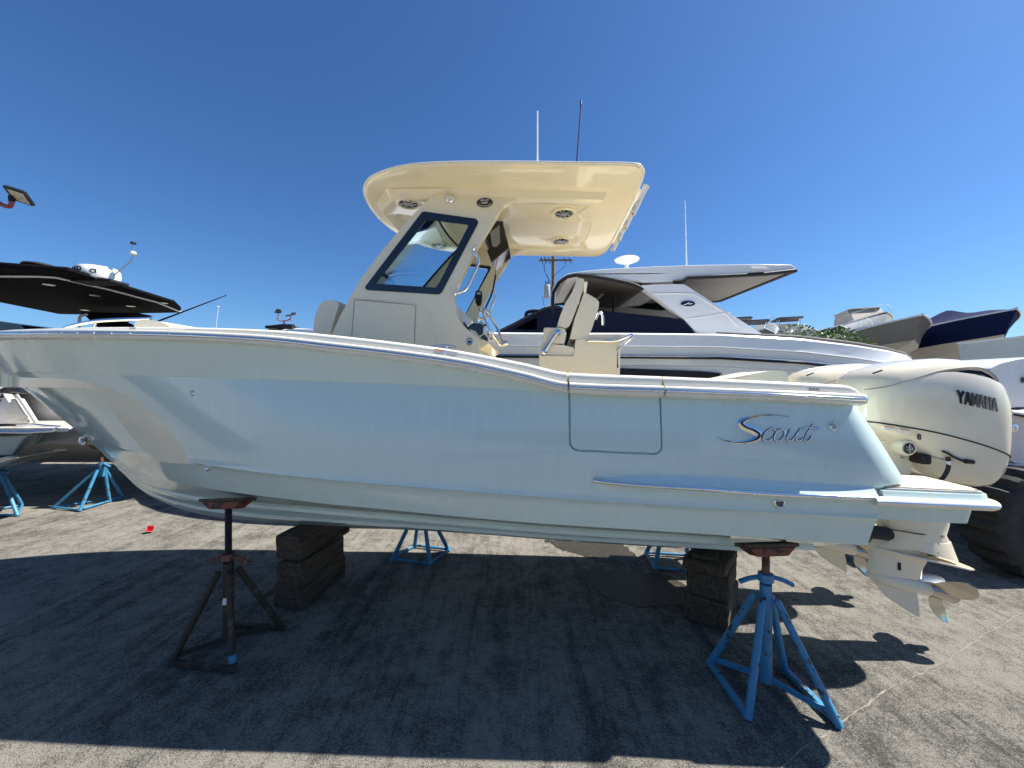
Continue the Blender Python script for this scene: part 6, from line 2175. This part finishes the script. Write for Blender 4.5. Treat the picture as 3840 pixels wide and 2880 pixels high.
# utility pole with transformer and wires
OU = (3.1, 29, 0)
up = thing('utility_pole', 'wooden utility pole with grey transformer behind the hardtop', 'utility pole', OU)
def up_(m, name, mt, par=up, **k):
    return m.build(name, mt, par, off=OU, **k)
up_(MB().tube([(3.1, 29, 0), (3.1, 29, 12.4)], [.17, .13], 14), 'pole', 'pole_wood', smooth=60)
up_(MB().box((3.25, 28.85, 11.25), (2.5, .10, .12)), 'cross_arm', 'pole_wood', smooth=0)
ins = MB()
for x in (2.2, 2.45, 2.75, 3.9, 4.3):
    ins.lathe([(.03, 0), (.06, .05), (.03, .09), (.055, .14), (.02, .2)], (x, 28.85, 11.31), (0, 0, 1), 10)
    ins.lathe([(.03, 0), (.05, -.06), (.03, -.1), (.045, -.16), (.02, -.22)], (x + .08, 28.82, 11.19), (0, 0, 1), 10)
up_(ins, 'insulators', 'grey_canvas', smooth=40)
(tx, tz), = [(2.6153,8.8825)]
tf = up_(MB().lathe([(.0001, -.52), (.22, -.52), (.235, -.48), (.235, .40), (.22, .44), (.12, .50), (.0001, .51)], (tx, 28.7, tz), (0, 0, 1), 20), 'transformer', 'transformer_grey', smooth=40)
bs = MB()
for dx in (-.1, .1):
    bs.lathe([(.05, .42), (.06, .55), (.04, .62), (.05, .70), (.02, .8)], (tx + dx, 28.7, tz), (0, 0, 1), 10)
bs.box((tx + .28, 28.75, tz + .1), (.2, .08, .5))
up_(bs, 'transformer_bushings', 'grey_canvas', smooth=40)
wr_ = MB()
for pp_ in ([(2.3745,10.9472),(2.4089,10.4311),(2.753,9.7428),(2.5465,9.3987)], [(2.2712,8.5384),(2.3745,7.8501),(2.6842,7.1619),(2.9595,6.4736)], [(2.9595,9.9149),(3.5789,10.4311),(4.0607,10.8784)], [(2.4089,10.8784),(2.4777,10.259),(2.8906,9.5019)]):
    wr_.tube(smooth_line([(x, 28.7, z) for x, z in pp_], 4), .016, 5)
up_(wr_, 'drop_wires', 'black_matt', smooth=40)
# bush between the cruiser's deck and the racks
OB_ = (9.0, 10.6, 0)
bush = thing('bush', 'sunlit green bush between the cruiser and the racked boats', 'bush', OB_)
tm = MB()
rnd = random.Random(11)
for k in range(7):
    a = rnd.uniform(0, 6.28)
    tm.tube([(9.0, 10.6, 0), (9.0 + .3 * math.cos(a), 10.6 + .3 * math.sin(a), 1.4), (9.0 + .8 * math.cos(a), 10.6 + .6 * math.sin(a), 2.6)], [.06, .04, .015], 6)
tm.build('stem', 'pole_wood', bush, smooth=60, off=OB_)
lf_ = MB()
for k in range(2600):
    a = rnd.uniform(0, 6.28)
    rr = rnd.random() ** .5
    x = 9.0 + 1.25 * rr * math.cos(a) * (1.1 + .2 * math.sin(3 * a))
    y = 10.6 + .8 * rr * math.sin(a)
    topz = 3.62 - .33 * (x - 8.4) - .5 * rr ** 2 + .12 * math.sin(5 * x)
    z = topz - rnd.random() ** 1.6 * 1.9
    if z < .3:
        continue
    d = Vector((rnd.uniform(-1, 1), rnd.uniform(-1, 1), rnd.uniform(-.2, 1.1))).normalized()
    e = d.cross(Vector((rnd.uniform(-1, 1), rnd.uniform(-1, 1), rnd.uniform(-1, 1)))).normalized()
    L_, W_ = rnd.uniform(.09, .17), rnd.uniform(.016, .03)
    c = Vector((x, y, z))
    lf_.add([c, c + d * L_ * .5 + e * W_, c + d * L_ + Vector((0, 0, -.02)), c + d * L_ * .5 - e * W_], [(0, 1, 2, 3)])
tag(lf_.build('foliage', 'leaf', bush, smooth=0, off=OB_, fixn=False), kind='stuff')

# ================================================================== unseen boats across the aisle, one mirrored in the bow, two added against skylight
for lab, loc, hd, L_, B_, zb, top, dk in (('grey boat across the aisle, mirrored in the pale blue bow', (-15.5, 0.9), R(174), 9.0, 2.8, 2.9, 'grey_gel', 'white_gel'),
                                  ('unseen grey boat added across the aisle, mirrored faintly in the middle of the pale blue hull', (-4.0, -9.0), R(180), 8.5, 2.8, 2.8, 'grey_gel', 'grey_canvas'),
                                  ('unseen navy blue boat added across the aisle to block sky light', (6.4, -9.6), R(180), 8.5, 2.8, 2.8, 'navy_canvas', 'navy_canvas')):
    r, pt, shz, bre = yard_boat('stored_boat', lab, loc, hd, L_, B_, .55, zb - .4, zb, top, 'bottom_paint', deck=dk)
    if dk == 'grey_canvas':
        continue
    t_top(r, -L_ * .72, -L_ * .42, 1.0, zb - .4, zb + 1.3, 'black_canvas', 'chrome')
    MB().box((-L_ * .5, 0, zb - .1), (1.2, .9, 1.0)).build('console', 'white_gel', r, smooth=0, bevel=.08, bseg=3)
